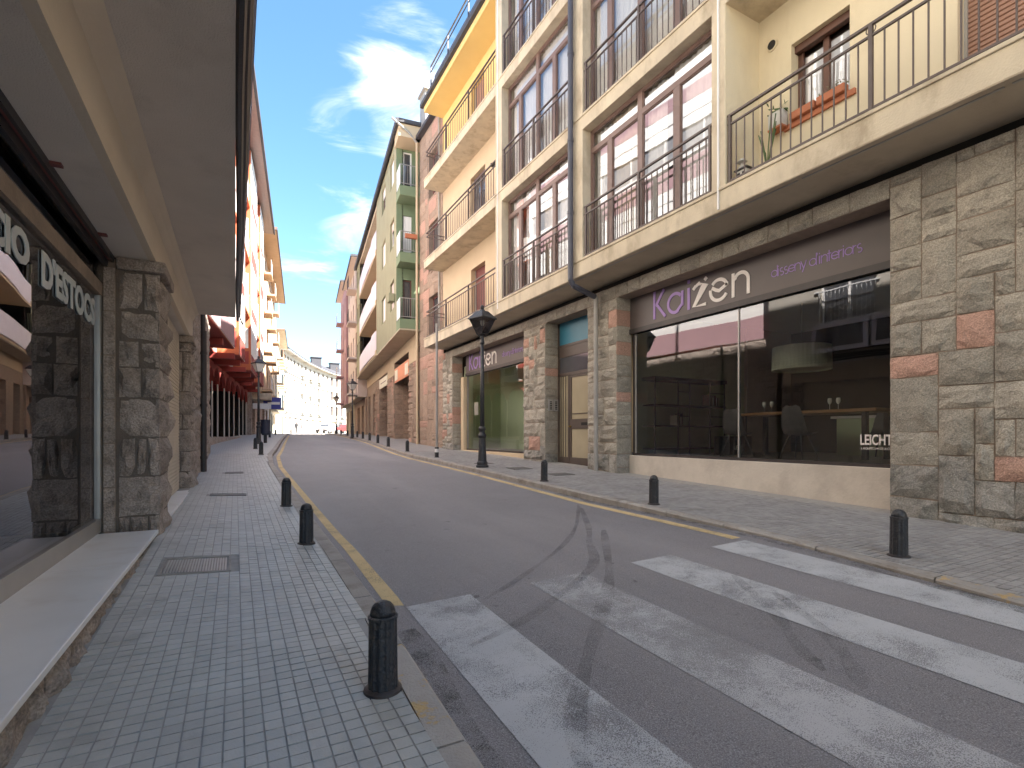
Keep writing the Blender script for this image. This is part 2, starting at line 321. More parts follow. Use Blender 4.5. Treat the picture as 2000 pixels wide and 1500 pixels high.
def lframe(x0, y0, ang=0):
    a = R(ang); return Matrix(((math.sin(a), -math.cos(a), 0, x0), (math.cos(a), math.sin(a), 0, y0), (0, 0, 1, 0), (0, 0, 0, 1)))
RF = rframe(0, 0)            # s = world Y, d = world X
LF = lframe(0, 0)            # s = world Y, d = -world X
def interp(p, y):
    if y <= p[0][0]: return p[0][1]
    for (a, b), (c, d) in zip(p, p[1:]):
        if y <= c: return b + (d - b) * (y - a) / (c - a)
    return p[-1][1]
def wall(mb, s0, s1, z0, z1, d, th, ops):
    """wall face at depth d with real openings (a, b, z, z) and reveals th deep"""
    ops = [o for o in ops if o[1] > s0 and o[0] < s1]
    ss = sorted({s0, s1, *[min(max(v, s0), s1) for o in ops for v in o[:2]]}); zs = sorted({z0, z1, *[min(max(v, z0), z1) for o in ops for v in o[2:]]})
    for a, b in zip(ss, ss[1:]):
        for c, e in zip(zs, zs[1:]):
            m, q = (a + b) / 2, (c + e) / 2
            if any(o[0] < m < o[1] and o[2] < q < o[3] for o in ops): continue
            mb.quad((a, d, c), (b, d, c), (b, d, e), (a, d, e))
    for a, b, c, e in ops:
        mb.quad((a, d, c), (a, d, e), (a, d + th, e), (a, d + th, c)); mb.quad((b, d, e), (b, d, c), (b, d + th, c), (b, d + th, e))
        mb.quad((a, d, e), (b, d, e), (b, d + th, e), (a, d + th, e)); mb.quad((b, d, c), (a, d, c), (a, d + th, c), (b, d + th, c))
    return mb
def window(parent, M, a, b, c, e, d, frame=None, pane=None, cols=2, tr=None, fw=.05, sill=None, shutter=None, sh=0.0, fd=.05, name='window', slats=False):
    """framed window filling opening a..b, c..e at depth d; pane is a sub-part"""
    f = MB(M); frame = frame or M_pwhite
    f.box(a, a + fw, d, d + fd, c, e); f.box(b - fw, b, d, d + fd, c, e); f.box(a + fw, b - fw, d, d + fd, c, c + fw); f.box(a + fw, b - fw, d, d + fd, e - fw, e)
    for i in range(1, cols):
        m = a + (b - a) * i / cols; f.box(m - fw / 2, m + fw / 2, d + .002, d + fd - .002, c + fw, e - fw)
    if tr: f.box(a + fw, b - fw, d + .004, d + fd - .004, tr - fw / 2, tr + fw / 2)
    o = f.build(name, frame, parent)
    p = MB(M); p.quad((a + fw / 2, d + fd * .6, c + fw / 2), (b - fw / 2, d + fd * .6, c + fw / 2), (b - fw / 2, d + fd * .6, e - fw / 2), (a + fw / 2, d + fd * .6, e - fw / 2)); p.build('pane', pane or random.choice([M_wint, M_winl]), o)
    if sh:
        q = MB(M); zb = e - (e - c) * sh
        if slats:
            z = zb
            while z < e - .01: q.add([(a + .01, d - .012, z), (b - .01, d - .012, z), (b - .01, d - .03, z + .02), (a + .01, d - .03, z + .02), (b - .01, d - .012, z + .045), (a + .01, d - .012, z + .045)], [(0, 1, 2, 3), (3, 2, 4, 5)]); z += .045
        else: q.box(a + .01, b - .01, d - .03, d - .005, zb, e - .005)
        q.build('shutter', shutter or M_pwhite, o)
    if sill: MB(M).box(a - .05, b + .05, d - sill, d + .02, c - .05, c).build('sill', M_conc, o)
    return o
BARME = {}
def barmesh(mat, r=.007):
    k = (mat.name, r)
    if k not in BARME: BARME[k] = MB().box(-r, r, -r, r, 0, 1).mesh('baluster', mat)
    return BARME[k]
def railing(parent, M, s0, s1, zb, zt, d, mat, posts=(), step=.13, ret=None, single=False, name='railing', r=.007, two=.12, bars=True):
    f = MB(M); f.box(s0, s1, d - .02, d + .02, zt - .03, zt); f.box(s0, s1, d - .012, d + .012, zb, zb + .025)
    if two: f.box(s0, s1, d - .014, d + .014, zt - two - .025, zt - two)
    zt2 = zt - (two or .03)
    for p in posts: f.box(p - .02, p + .02, d - .021, d + .021, zb - .05, zt - .004)
    if ret:   # return leg at s1 back to wall depth ret
        f.box(s1 - .02, s1 + .02, d + .02, ret, zt - .03, zt - .002); f.box(s1 - .012, s1 + .012, d + .02, ret, zb, zb + .025)
        if two: f.box(s1 - .014, s1 + .014, d + .02, ret, zt - two - .025, zt - two)
    o = f.build(name, mat, parent)
    pos = []; n = max(1, int((s1 - s0) / step))
    for i in range(1, n): pos.append((s0 + (s1 - s0) * i / n, d))
    if ret:
        m = max(2, int((ret - d) / step)); pos += [(s1, d + (ret - d) * i / m) for i in range(1, m)]
    if not bars: return o
    if single:
        me = barmesh(mat, r)
        for (s, dd) in pos: inst('baluster', me, o, M @ Matrix.Translation((s, dd, zb + .02)) @ Matrix.Diagonal((1, 1, zt2 - zb - .03, 1)))
    else:
        b = MB(M)
        for (s, dd) in pos: b.box(s - r, s + r, dd - r, dd + r, zb + .025, zt2 - .025)
        b.build('balusters', mat, o, kind='stuff')
    return o
# rock-faced stones: a few shared meshes, scaled per stone
def stone_mesh(name, mat, rough=1.0):
    n = 5; vs = []; fs = []; sd = random.uniform(0, 99)
    for j in range(n):
        for i in range(n):
            x = -.5 + i / (n - 1); z = -.5 + j / (n - 1)
            if i in (0, n - 1) or j in (0, n - 1):
                y = -.35; x += random.uniform(-.012, .012); z += random.uniform(-.02, .02)
            else:
                y = -(.70 + .18 * rough + rough * .75 * noise.noise(Vector((x * 2.6 + sd, z * 2.6, sd)))); x += random.uniform(-.06, .06); z += random.uniform(-.07, .05)
            vs.append((x, y, z))
    for j in range(n - 1):
        for i in range(n - 1): fs.append((j * n + i, j * n + i + 1, (j + 1) * n + i + 1, (j + 1) * n + i))
    ring = [i for i in range(n)] + [j * n + n - 1 for j in range(1, n)] + [(n - 1) * n + i for i in range(n - 2, -1, -1)] + [j * n for j in range(n - 2, 0, -1)]
    k = len(vs); vs += [(vs[i][0], .1, vs[i][2]) for i in ring]
    m = len(ring)
    for i in range(m): fs.append((ring[(i + 1) % m], ring[i], k + i, k + (i + 1) % m))
    me = bpy.data.meshes.new(name); me.from_pydata(vs, [], fs); me.materials.append(mat); me.update(); return me
def stone_set(mat, n=8, rough=1.0): return [stone_mesh('stone', mat, rough) for _ in range(n)]
def layout(s0, s1, z0, z1, cs, cz, wr=(2, 5), hr=(1, 2), tall=.14):
    nx = max(1, round((s1 - s0) / cs)); nz_ = max(1, round((z1 - z0) / cz)); cs = (s1 - s0) / nx; cz = (z1 - z0) / nz_
    g = [[0] * nx for _ in range(nz_)]; out = []
    for j in range(nz_):
        for i in range(nx):
            if g[j][i]: continue
            w = random.randint(*wr); h = random.randint(*hr)
            if random.random() < tall: w = 2; h = random.randint(4, 5)
            w = min(w, nx - i); h = min(h, nz_ - j)
            ww = 0
            while ww < w and not g[j][i + ww]: ww += 1
            w = ww
            if nx - i - w == 1 and not g[j][i + w]: w += 1
            for a in range(h):
                for b in range(w): g[j + a][i + b] = 1
            out.append((s0 + i * cs, s0 + (i + w) * cs, z0 + j * cz, z0 + (j + h) * cz))
    return out
def stones(parent, M, rects, d, sets, dep=.05, gap=.008, pick=None, budget=None):
    for (a, b, c, e) in rects:
        me = random.choice(pick(a, b, c, e) if pick else sets)
        sx = -1 if random.random() < .5 else 1; k = dep * random.uniform(.7, 1.25)
        inst('stone', me, parent, M @ Matrix.Translation(((a + b) / 2, d, (c + e) / 2)) @ Matrix.Diagonal((sx * (b - a - gap), k, e - c - gap, 1)))
def text_mesh(txt, size, mat, bold=0.0, ext=.004, spacing=1.0, sx=1.0):
    cu = bpy.data.curves.new('text', 'FONT'); cu.body = txt; cu.size = size; cu.extrude = ext; cu.offset = bold; cu.space_character = spacing; cu.resolution_u = 3
    o = bpy.data.objects.new('text', cu); COL.objects.link(o)
    me = bpy.data.meshes.new_from_object(o.evaluated_get(bpy.context.evaluated_depsgraph_get()))
    bpy.data.objects.remove(o); me.materials.clear(); me.materials.append(mat)
    for v in me.vertices: v.co.x *= sx
    return me
# ---------------------------------------------------------------- ground profile (street climbs gently away from the camera and bends right)
Lp=[(-15,-1.2),(0,-1.12),(3,-1.1),(5.5,-1.05),(7.8,-.97),(12,-.80),(17,-.565),(22,-.41),(25,-.31),(30,-.19),(35,-.09),(42,.03),(48,.10),(80,.27),(120,.42),(400,.6)]
Rp=[(-15,-1.12),(0,-1.04),(2.2,-1.0),(5,-.92),(7.8,-.83),(10.3,-.74),(14,-.64),(17.4,-.56),(20,-.455),(25,-.28),(30,-.16),(35,-.08),(42,.03),(48,.10),(80,.27),(120,.42),(400,.6)]
Wp=[(-15,-1.2),(0,-1.12),(2.3,-1.09),(3.6,-1.03),(5.4,-.945),(7,-.90),(10,-.845),(12.7,-.77),(17,-.545),(22,-.39),(25,-.30),(30,-.19),(35,-.09),(42,.03),(48,.10),(80,.27),(400,.6)]
KLp=[(-15,.3),(0,.68),(1.6,.74),(3.4,.82),(5,.84),(14,.84),(17,.98),(20,1.3),(80,7.0)]
KRp=[(-15,2.6),(-3,3.4),(0,3.95),(1.3,4.23),(2,4.39),(3.2,4.58),(5,4.63),(9,4.66),(15,4.78),(20,5.2),(48,7.9),(80,11.3)]
WLp=[(-15,-.62),(15,-.64),(17,-.68),(26,-.5),(33,.1),(60,3.2),(80,5.3)]
WRp=[(-15,6.99),(21.4,6.99),(80,13.75)]
def kL(y): return interp(KLp, y)
def kR(y): return interp(KRp, y)
def G(x, y):
    kl = kL(y); kr = kR(y)
    if x <= kl: f = min(1, max(0, (kl - x) / 1.45)); return interp(Lp, y) * (1 - f) + interp(Wp, y) * f
    if x >= kr: return interp(Rp, y) + .008 * min(3, x - kr)
    k = interp([(3.5, .035), (6, .09)], y); f = (x - kl) / (kr - kl)
    return (interp(Lp, y) - k) * (1 - f) + (interp(Rp, y) - k) * f
def frange(a, b, n): return [a + (b - a) * i / n for i in range(n + 1)]
YS = frange(-14, 0, 14) + frange(.25, 22, 87) + frange(23, 120, 97)
def strip(name, mat, fa, fb, nx, ys, dz=0.0, parent=None, g=None, **k):
    mb = MB(); vs = []; fs = []
    for y in ys:
        a, b = fa(y), fb(y)
        for i in range(nx + 1):
            x = a + (b - a) * i / nx; vs.append((x, y, (g or G)(x, y) + dz))
    w = nx + 1
    for j in range(len(ys) - 1):
        for i in range(nx): fs.append((j * w + i, j * w + i + 1, (j + 1) * w + i + 1, (j + 1) * w + i))
    mb.add(vs, fs); return mb.build(name, mat, parent, smooth=True, **k)
def groad(x, y):
    kl, kr = kL(y), kR(y); k = interp([(3.5, .035), (6, .09)], y); f = (x - kl) / (kr - kl)
    return (interp(Lp, y) - k) * (1 - f) + (interp(Rp, y) - k) * f
def gl(x, y): f = min(1, max(0, (kL(y) - x) / 1.45)); return interp(Lp, y) * (1 - f) + interp(Wp, y) * f
def gr(x, y): return interp(Rp, y) + .008 * min(3, max(0, x - kR(y)))
# far ground sheet
gx = [-1500, -400, -120, -60, -30, -12, -6, -3, 0, 3, 6, 9, 12, 20, 35, 60, 120, 400, 1500]
gy = [-1500, -400, -100, -40, -20] + list(range(-14, 130, 6)) + [160, 250, 500, 1500]
mb = MB(); mb.add([(x, y, interp(Lp, y) - .22) for y in gy for x in gx], [(j * len(gx) + i, j * len(gx) + i + 1, (j + 1) * len(gx) + i + 1, (j + 1) * len(gx) + i) for j in range(len(gy) - 1) for i in range(len(gx) - 1)])
mb.build('ground', M_ground, kind='structure')
road = strip('road', M_asphalt, lambda y: kL(y) - .02, lambda y: kR(y) + .02, 14, YS, 0, g=groad, kind='structure')
# plaza beyond the street
strip('plaza_pavement', M_ground, lambda y: -30, lambda y: kL(y) - 3 if y < 80 else 3, 6, frange(80, 128, 12), -.05, g=lambda x, y: interp(Lp, y), kind='structure')
lsw = strip('left_sidewalk', M_mortar, lambda y: interp(WLp, y) - (.5 if y < 17 else .6), lambda y: kL(y) - .13, 6, frange(-2, 17, 76), 0, g=gl, kind='structure')
rsw = strip('right_sidewalk', M_mortar, lambda y: kR(y) + .13, lambda y: interp(WRp, y) + .55, 6, frange(-2, 17, 76), 0, g=gr, kind='structure')
# distant paving: joints too small to model, drawn by the material
def brickmat(name, c1, c2, mort, s):
    m = pmat(name, c1, c2, 2.2, .6); nt = m.node_tree; b = nt.nodes['Principled BSDF']
    br = N(nt, 'ShaderNodeTexBrick'); br.offset = 0; br.inputs['Scale'].default_value = 1 / s; br.inputs['Brick Width'].default_value = 1; br.inputs['Row Height'].default_value = 1; br.inputs['Mortar Size'].default_value = .07; br.inputs['Bias'].default_value = 0
    ge = N(nt, 'ShaderNodeNewGeometry'); LK(nt, ge.outputs['Position'], br.inputs['Vector'])
    old = b.inputs['Base Color'].links[0].from_socket; LK(nt, old, br.inputs['Color1']); LK(nt, old, br.inputs['Color2']); br.inputs['Mortar'].default_value = (*mort, 1); LK(nt, br.outputs['Color'], b.inputs['Base Color']); return m
M_farl = brickmat('far_paving_left', (.48, .475, .45), (.40, .395, .375), (.33, .32, .30), .0667)
M_farr = brickmat('far_paving_right', (.35, .335, .325), (.275, .262, .255), (.24, .23, .22), .0667)
YF = frange(17, 22, 20) + frange(23, 80, 57)
strip('left_sidewalk_beyond', M_farl, lambda y: interp(WLp, y) - .6, lambda y: kL(y) - .13, 4, YF, .004, g=gl, kind='structure')
strip('right_sidewalk_beyond', M_farr, lambda y: kR(y) + .13, lambda y: interp(WRp, y) + .55, 4, YF, .004, g=gr, kind='structure')
# paving tiles
P = .0667
def proj(x, y, z):
    s_, c_ = .47516, .87990; d = x * s_ + y * c_; e = x * c_ - y * s_
    return (9e9, 9e9, d) if d < .1 else (1000 + 1000 * e / d, 850 - 1000 * z / d, d)
COVERS = [(-.49, -.03, 4.39, 4.85), (-.33, .14, 8.62, 8.84), (-.19, .14, 12.0, 12.3), (5.35, 5.8, 9.75, 10.2), (5.55, 6.0, 8.45, 8.8), (5.2, 5.6, 11.3, 11.6)]
BOLL_L = [(.56, 2.21), (.59, 5.23), (.60, 7.56)]
def incover(x, y): return any(a - .03 < x < b + .03 and c - .03 < y < d + .03 for a, b, c, d in COVERS)
def tiles(parent, xr, yr, g, me_mat, field_mat, xlim):
    me = MB().box(-P / 2 + .0035, P / 2 - .0028, -P / 2 + .0035, P / 2 - .0028, -.02, 0).mesh('paving_tile', me_mat)
    near = []; far = []
    ny = int((yr[1] - yr[0]) / P); nx = int((xr[1] - xr[0]) / P)
    for j in range(ny):
        y = yr[0] + (j + .5) * P
        for i in range(nx):
            x = xr[0] + (i + .5) * P
            lo, hi = xlim(y)
            if x < lo or x > hi or incover(x, y): continue
            z = g(x, y) + .0045 + random.uniform(-.0013, .0013)
            u, v, d = proj(x, y, z)
            (near if (0 <= u <= 2000 and v <= 1500 and d > 0) else far).append((d, x, y, z))
    near.sort()
    for d, x, y, z in near[:300]:
        inst('paving_tile', me, parent, Matrix.Translation((x, y, z)) @ Matrix.Rotation(random.uniform(-.012, .012), 4, 'Z') @ Matrix.Rotation(random.uniform(-.018, .018), 4, 'X') @ Matrix.Rotation(random.uniform(-.018, .018), 4, 'Y'))
    fb = MB(); h = P / 2 - .0028
    for d, x, y, z in near[300:] + far:
        if d < -2: continue
        dz = z - g(x, y)
        q = [(x - h, y - h), (x + h, y - h), (x + h, y + h), (x - h, y + h)]
        t = [(a, b, g(a, b) + dz) for a, b in q]; bt = [(a, b, c - .02) for a, b, c in t]
        fb.add(t + bt, [(0, 1, 2, 3), (0, 4, 5, 1), (1, 5, 6, 2), (2, 6, 7, 3), (3, 7, 4, 0)])
    fb.build('paving_tile_field', field_mat, parent, kind='stuff')
tiles(lsw, (-.64, .84), (-1.5, 17), gl, M_tile, M_tilei, lambda y: (-.61, kL(y) - .145))
tiles(rsw, (4.1, 7.0), (-1, 17), gr, M_tiler, M_tileri, lambda y: (kR(y) + .15, 6.93))
# kerb stones
def kerbs(parent, kf, side, g):
    y = -2.0; far = MB()
    while y < 70:
        L = random.uniform(.85, 1.05); n = 2; mb = MB(); vs = []
        w = .125 * side
        for yy in frange(y + .006, y + L - .006, n):
            k = kf(yy); z = g(k + .01 * side, yy) + .004
            xo, xi = k, k + w
            vs += [(xo, yy, z - .16), (xo, yy, z - .018), (xo + .018 * side, yy, z), (xi, yy, z), (xi, yy, z - .16)]
        fs = []
        for j in range(n):
            for i in range(4):
                a = j * 5 + i; f = (a, a + 1, a + 6, a + 5); fs.append(f if side < 0 else f[::-1])
        fs += [(0, 1, 2, 3, 4), tuple(range(n * 5, n * 5 + 5))[::-1]]
        if y < 24: mb.add(vs, fs); mb.build('kerb_stone', M_kerby if (y < 2.6 and side < 0) or y < 1.2 else M_kerb, parent)
        else: far.add(vs, fs)
        y += L
    far.build('kerb_stones_beyond', M_kerb, parent, kind='stuff')
kerbs(lsw, kL, -1, gl); kerbs(rsw, kR, 1, gr)
# painted markings: sheets 4 mm above the road
def sheet(name, mat, poly_l, poly_r, n, dz, parent=road, **k):
    """between two polylines given as functions of t in 0..1"""
    mb = MB(); vs = []; m = 3
    for j in range(n + 1):
        t = j / n; a, b = poly_l(t), poly_r(t)
        for i in range(m + 1):
            x = a[0] + (b[0] - a[0]) * i / m; y = a[1] + (b[1] - a[1]) * i / m; vs.append((x, y, groad(x, y) + dz))
    mb.add(vs, [(j * (m + 1) + i, j * (m + 1) + i + 1, (j + 1) * (m + 1) + i + 1, (j + 1) * (m + 1) + i) for j in range(n) for i in range(m)])
    return mb.build(name, mat, parent, **k)
for (x0, x1, sl, mt, lb) in ((.98, 1.435, .035, M_white, 'white stripe nearest the left kerb'), (1.91, 2.39, .035, M_whitew, 'worn grey white stripe'), (2.89, 3.34, .03, M_white, None), (3.85, 4.31, .04, M_white, None)):
    sheet('crosswalk_stripe', mt, lambda t: (x0 + sl * (-3.8 * t), 3.27 - 3.8 * t), lambda t: (x1 + sl * (-3.8 * t), 3.27 - 3.8 * t), 40, .004)
sheet('yellow_line', M_yellow, lambda t: (kL(3.36 + 40 * t) + .055 + .05 * min(1, t * 20), 3.36 + 40 * t), lambda t: (kL(3.30 + 40 * t) + .16 + .04 * min(1, t * 20), 3.30 + 40 * t), 200, .004)
sheet('yellow_line', M_yellow, lambda t: (kR(3.36 + 40 * t) - .34 + .12 * min(1, t * 8), 3.36 + 40 * t), lambda t: (kR(3.36 + 40 * t) - .22 + .12 * min(1, t * 8), 3.36 + 40 * t), 200, .004)
def tyre(pts, w, mat=M_tyre):
    pts = [Vector(p) for p in pts]; n = (len(pts) - 1) * 8
    def at(t):
        f = t * (len(pts) - 1); i = min(int(f), len(pts) - 2); q = f - i
        p0 = pts[max(0, i - 1)]; p1 = pts[i]; p2 = pts[i + 1]; p3 = pts[min(len(pts) - 1, i + 2)]
        return .5 * ((2 * p1) + (-p0 + p2) * q + (2 * p0 - 5 * p1 + 4 * p2 - p3) * q * q + (-p0 + 3 * p1 - 3 * p2 + p3) * q ** 3)
    def off(t, s):
        a = at(max(0, t - .01)); b = at(min(1, t + .01)); d = (b - a).normalized(); ww = w * (1 - .5 * abs(2 * t - 1) ** 3) * (1 + .25 * math.sin(t * 17)); p = at(t) + Vector((-d.y, d.x)) * ww * s
        return (p.x, p.y)
    sheet('tyre_mark', mat, lambda t: off(t, .5), lambda t: off(t, -.5), n, .009)
tyre([(4.33, 6.01), (3.45, 4.83), (2.78, 4.1), (2.02, 3.48), (1.45, 3.1)], .05)
tyre([(4.15, 5.7), (3.45, 4.6), (3.04, 4.04), (2.60, 3.4), (1.99, 2.95), (1.51, 2.66), (1.1, 2.5)], .075)
tyre([(3.5, 4.4), (3.04, 3.78), (2.48, 3.05), (1.98, 2.51), (1.5, 2.02), (1.15, 1.62), (1.0, 1.3)], .085)
tyre([(3.3, 2.6), (2.95, 2.1), (2.82, 1.91), (2.55, 1.62), (2.40, 1.4)], .075)
tyre([(3.2, 2.2), (2.9, 1.72), (2.62, 1.42), (2.38, 1.22)], .08)
sheet('gutter_grit', M_gravel, lambda t: (kL(.5 + 2.4 * t) + .0, .5 + 2.4 * t), lambda t: (kL(.5 + 2.4 * t) + .11 + .03 * math.sin(t * 9), .5 + 2.4 * t), 30, .006)
sheet('gutter_grit', M_gravel, lambda t: (kR(1 + 6 * t) - .13, 1 + 6 * t), lambda t: (kR(1 + 6 * t) - .0, 1 + 6 * t), 40, .006)
# manhole and drain covers set in the paving
for n_, (a, b, c, d) in enumerate(COVERS):
    left = a < 2; g = gl if left else gr; cx, cy = (a + b) / 2, (c + d) / 2; z = g(cx, cy) + .006
    sx = (g(b, cy) - g(a, cy)) / (b - a); sy = (g(cx, d) - g(cx, c)) / (d - c)
    M = Matrix(((1, 0, 0, cx), (0, 1, 0, cy), (sx, sy, 1, z), (0, 0, 0, 1))); hx, hy = (b - a) / 2, (d - c) / 2
    lab = ['ribbed iron drain grate in the left pavement beside the marble sill', 'small flat iron cover in the left pavement past the second bollard', 'far small iron cover in the left pavement by the dark downpipe', 'square iron cover in the right pavement behind the near street lamp', 'iron cover in the right pavement in front of the bronze entrance door', 'farther flat cover in the right pavement below the small shop window'][n_]
    t = empty('drain_cover', (cx, cy, z), lab, 'drain cover')
    f = MB(M); f.box(-hx, hx, -hy, -hy + .02, -.03, .004); f.box(-hx, hx, hy - .02, hy, -.03, .004); f.box(-hx, -hx + .02, -hy + .02, hy - .02, -.03, .004); f.box(hx - .02, hx, -hy + .02, hy - .02, -.03, .004)
    f.build('cover_frame', M_kerb if n_ == 0 else M_grate, t)
    MB(M).box(-hx + .02, hx - .02, -hy + .02, hy - .02, -.03, -.012 if n_ == 0 else 0).build('cover_plate', M_grate, t)
    if n_ == 0:
        x = -hx + .035
        bar = MB(M @ Matrix.Translation((0, 0, -.003))).box(-.0045, .0045, -hy + .03, hy - .03, -.008, .003)
        bme = MB().box(-.0045, .0045, -hy + .03, hy - .03, -.008, .003).mesh('grate_bar', M_alu)
        while x < hx - .03: inst('grate_bar', bme, t, M @ Matrix.Translation((x, 0, -.003))); x += .0185
# ---------------------------------------------------------------- right foreground building: stone ground floor, cream slabs, glazed bays, balconies
KB = empty('apartment_building', (8.5, 8, -1), 'yellow and cream apartment building with glazed bays above a grey stone ground floor', 'building')
Z = [(3.27, 3.60), (6.23, 6.53), (9.25, 9.55), (12.10, 12.34)]
XS, XW = 6.22, 6.97
SET_G = stone_set(M_stone); SET_P = stone_set(M_stonep, 3, .6); SET_D = stone_set(M_stoned, 4)
def pickstone(a, b, c, e):
    if c < -.62 and random.random() < .75: return SET_D
    if c > 2.8 and b - a > .3 and e > 3.1 and e - c < .3: return SET_G
    return SET_P if (random.random() < .13 and (e - c) > .15) else SET_G
# slabs
for i, (a, b) in enumerate(Z):
    m = MB(RF); m.box(-12, 18.47, XS, 7.3 if i < 3 else 16, a, b)
    if i < 3: m.box(-12, 18.47, XS - .02, XS + .001, b - .035, b + .012)
    m.build('floor_slab', M_conc if i < 3 else M_yel2, KB, bevel=.008)
# drip strip and joints under the first slab
for y in frange(-6, 16, 11): MB(RF).box(y + .03, y + 1.97, XS + .10, XS + .13, 3.255, 3.269).build('drip_strip', M_alu, KB)
MB(RF).box(-12, 18.47, XS + .004, 7.2, 3.262, 3.268).build('soffit', M_soff, KB)
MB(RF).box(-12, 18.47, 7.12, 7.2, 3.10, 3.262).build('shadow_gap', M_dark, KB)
# structural columns between bays
for a, b in ((5.05, 5.28), (8.49, 8.93), (12.09, 12.455)):
    for i in range(3): MB(RF).box(a, b, XS - .004, 7.0, Z[i][1] + .012 if i else Z[i][1] + .012, Z[i + 1][0]).build('column', M_conc, KB, bevel=.006)
MB(RF).box(12.30, 12.33, XS - .022, XS - .004, 3.4, 12.1).build('cable', M_pwhite, KB); MB(RF).box(5.14, 5.165, XS - .024, XS - .004, 3.3, 9.0).build('cable', M_pwhite, KB)
# recessed balcony walls
D1 = [(14.7, 15.8, Z[0][1], 5.55), (3.74, 4.53, 4.43, 5.56), (1.45, 2.62, Z[0][1], 5.8)]
D2 = [(14.7, 15.85, Z[1][1], 8.62), (3.74, 4.53, 7.4, 8.5), (1.45, 2.62, Z[1][1], 8.7)]
D3 = [(14.75, 15.8, Z[2][1] + .05, 11.7)]
for i, ds in enumerate((D1, D2, D3)):
    m = MB(RF); wall(m, 12.455, 18.47, Z[i][1], Z[i + 1][0], XW, .22, [o for o in ds if o[0] > 12]); m.build('balcony_wall', (M_peach, M_peach, M_yel2)[i], KB)
    m = MB(RF); wall(m, -12, 5.05, Z[i][1], Z[i + 1][0], XW, .22, [o for o in ds if o[0] < 12]); m.build('balcony_wall', M_yel1, KB)
    MB(RF).box(5.04, 5.05, XS, XW, Z[i][1], Z[i + 1][0]).build('balcony_side_wall', M_yel1, KB)
    MB(RF).box(12.456, 12.466, XS + .002, XW, Z[i][1], Z[i + 1][0]).build('balcony_side_wall', (M_peach, M_peach, M_yel2)[i], KB)
m = MB(RF); m.box(-12, 18.47, 15.9, 16, -1.2, 12.1); m.box(-12.1, -12, 6.98, 16, -1.2, 12.1); m.box(18.45, 18.5, 7.25, 16, 3.3, 12.1); m.box(-12, 18.4, 9.5, 9.55, 3.3, 12.1)
m.build('rear_wall', M_yel1, KB)
# shutters and windows in the recessed walls
def rollershutter(a, b, c, e, mat, box=True, frac=1.0):
    o = MB(RF).box(a, b, XW + .19, XW + .215, c, e).build('shutter', mat, KB)
    me = MB(RF).mesh('slat', mat) if False else None
    q = MB(); q.add([(-.5, 0, 0), (.5, 0, 0), (.5, -.016, .012), (-.5, -.016, .012), (.5, -.012, .05), (-.5, -.012, .05), (.5, 0, .054), (-.5, 0, .054)], [(0, 1, 2, 3), (3, 2, 4, 5), (5, 4, 6, 7)])
    me = q.mesh('slat', mat); z = c + .02; k = (e - c) / round((e - c) / .055)
    while z < e - .03:
        inst('slat', me, o, RF @ Matrix.Translation(((a + b) / 2, XW + .188, z)) @ Matrix.Diagonal((b - a - .06, 1, 1, 1))); z += k
    f = MB(RF); f.box(a, a + .03, XW + .15, XW + .185, c, e); f.box(b - .03, b, XW + .15, XW + .185, c, e); f.build('guide_rail', M_alu, o)
rollershutter(1.45, 2.62, Z[0][1], 5.8, M_shut); rollershutter(14.7, 15.8, Z[0][1], 5.55, M_maroon); rollershutter(14.75, 15.8, 9.6, 11.7, M_shut)
window(KB, RF, 14.7, 15.85, Z[1][1], 8.62, XW + .12, M_frame, M_wint, 2); window(KB, RF, 1.45, 2.62, Z[1][1], 8.7, XW + .12, M_frame, M_wint, 2); window(KB, RF, 3.74, 4.53, 7.4, 8.5, XW + .15, M_wood, M_winl, 2)
# curtained casement behind the planter
w = window(KB, RF, 3.74, 4.53, 4.43, 5.56, XW + .16, M_wood, M_glass, 2, fw=.075, fd=.06)
MB(RF).box(3.72, 4.55, XW + .08, XW + .16, 5.46, 5.56).build('shutter_box', M_wood, w)
def curtain(parent, a, b, c, e, d, mat=M_curt, amp=.015, n=None, M=RF):
    q = MB(M); n = n or max(8, int((b - a) * 28)); vs = []
    for z in (c, e):
        for i in range(n + 1):
            t = i / n; vs.append((a + (b - a) * t, d + amp * math.sin(t * n * 1.9) + amp * .6 * math.sin(t * 13 + a * 7), z))
    q.add(vs, [(i, i + 1, n + 2 + i, n + 1 + i) for i in range(n)]); return q.build('curtain', mat, parent, smooth=True)
for a, b in ((3.83, 4.11), (4.19, 4.46)):
    q = curtain(KB, a, b, 4.62, 5.4, XW + .215, M_curt, .003)
    r = MB(RF); k = a + .03
    while k < b - .02:
        for j in range(8):
            t0, t1 = 2 * math.pi * j / 8, 2 * math.pi * (j + 1) / 8
            r.tube((k + .016 * math.cos(t0), XW + .207, 4.74 + .016 * math.sin(t0)), (k + .016 * math.cos(t1), XW + .207, 4.74 + .016 * math.sin(t1)), .004, 4)
        k += .042
    r.build('lace_trim', M_pwhite, q, kind='stuff')
MB(RF).box(3.66, 4.62, XW - .04, XW + .16, 4.36, 4.43).build('sill', M_terra, KB)
v = MB(); v.tube((XW - .02, 4.82, 5.75), (XW + .03, 4.82, 5.75), .085, 20); o = v.build('vent', M_yel1, KB); MB().tube((XW - .028, 4.82, 5.75), (XW - .018, 4.82, 5.75), .062, 18).build('vent_grille', M_dark, o)
MB().tube((6.95, 13.3, 8.05), (6.72, 13.55, 8.0), .05, 10).tube((6.72, 13.55, 8.0), (6.66, 13.62, 7.985), .065, 10).build('flood_light', M_dmetal, KB)
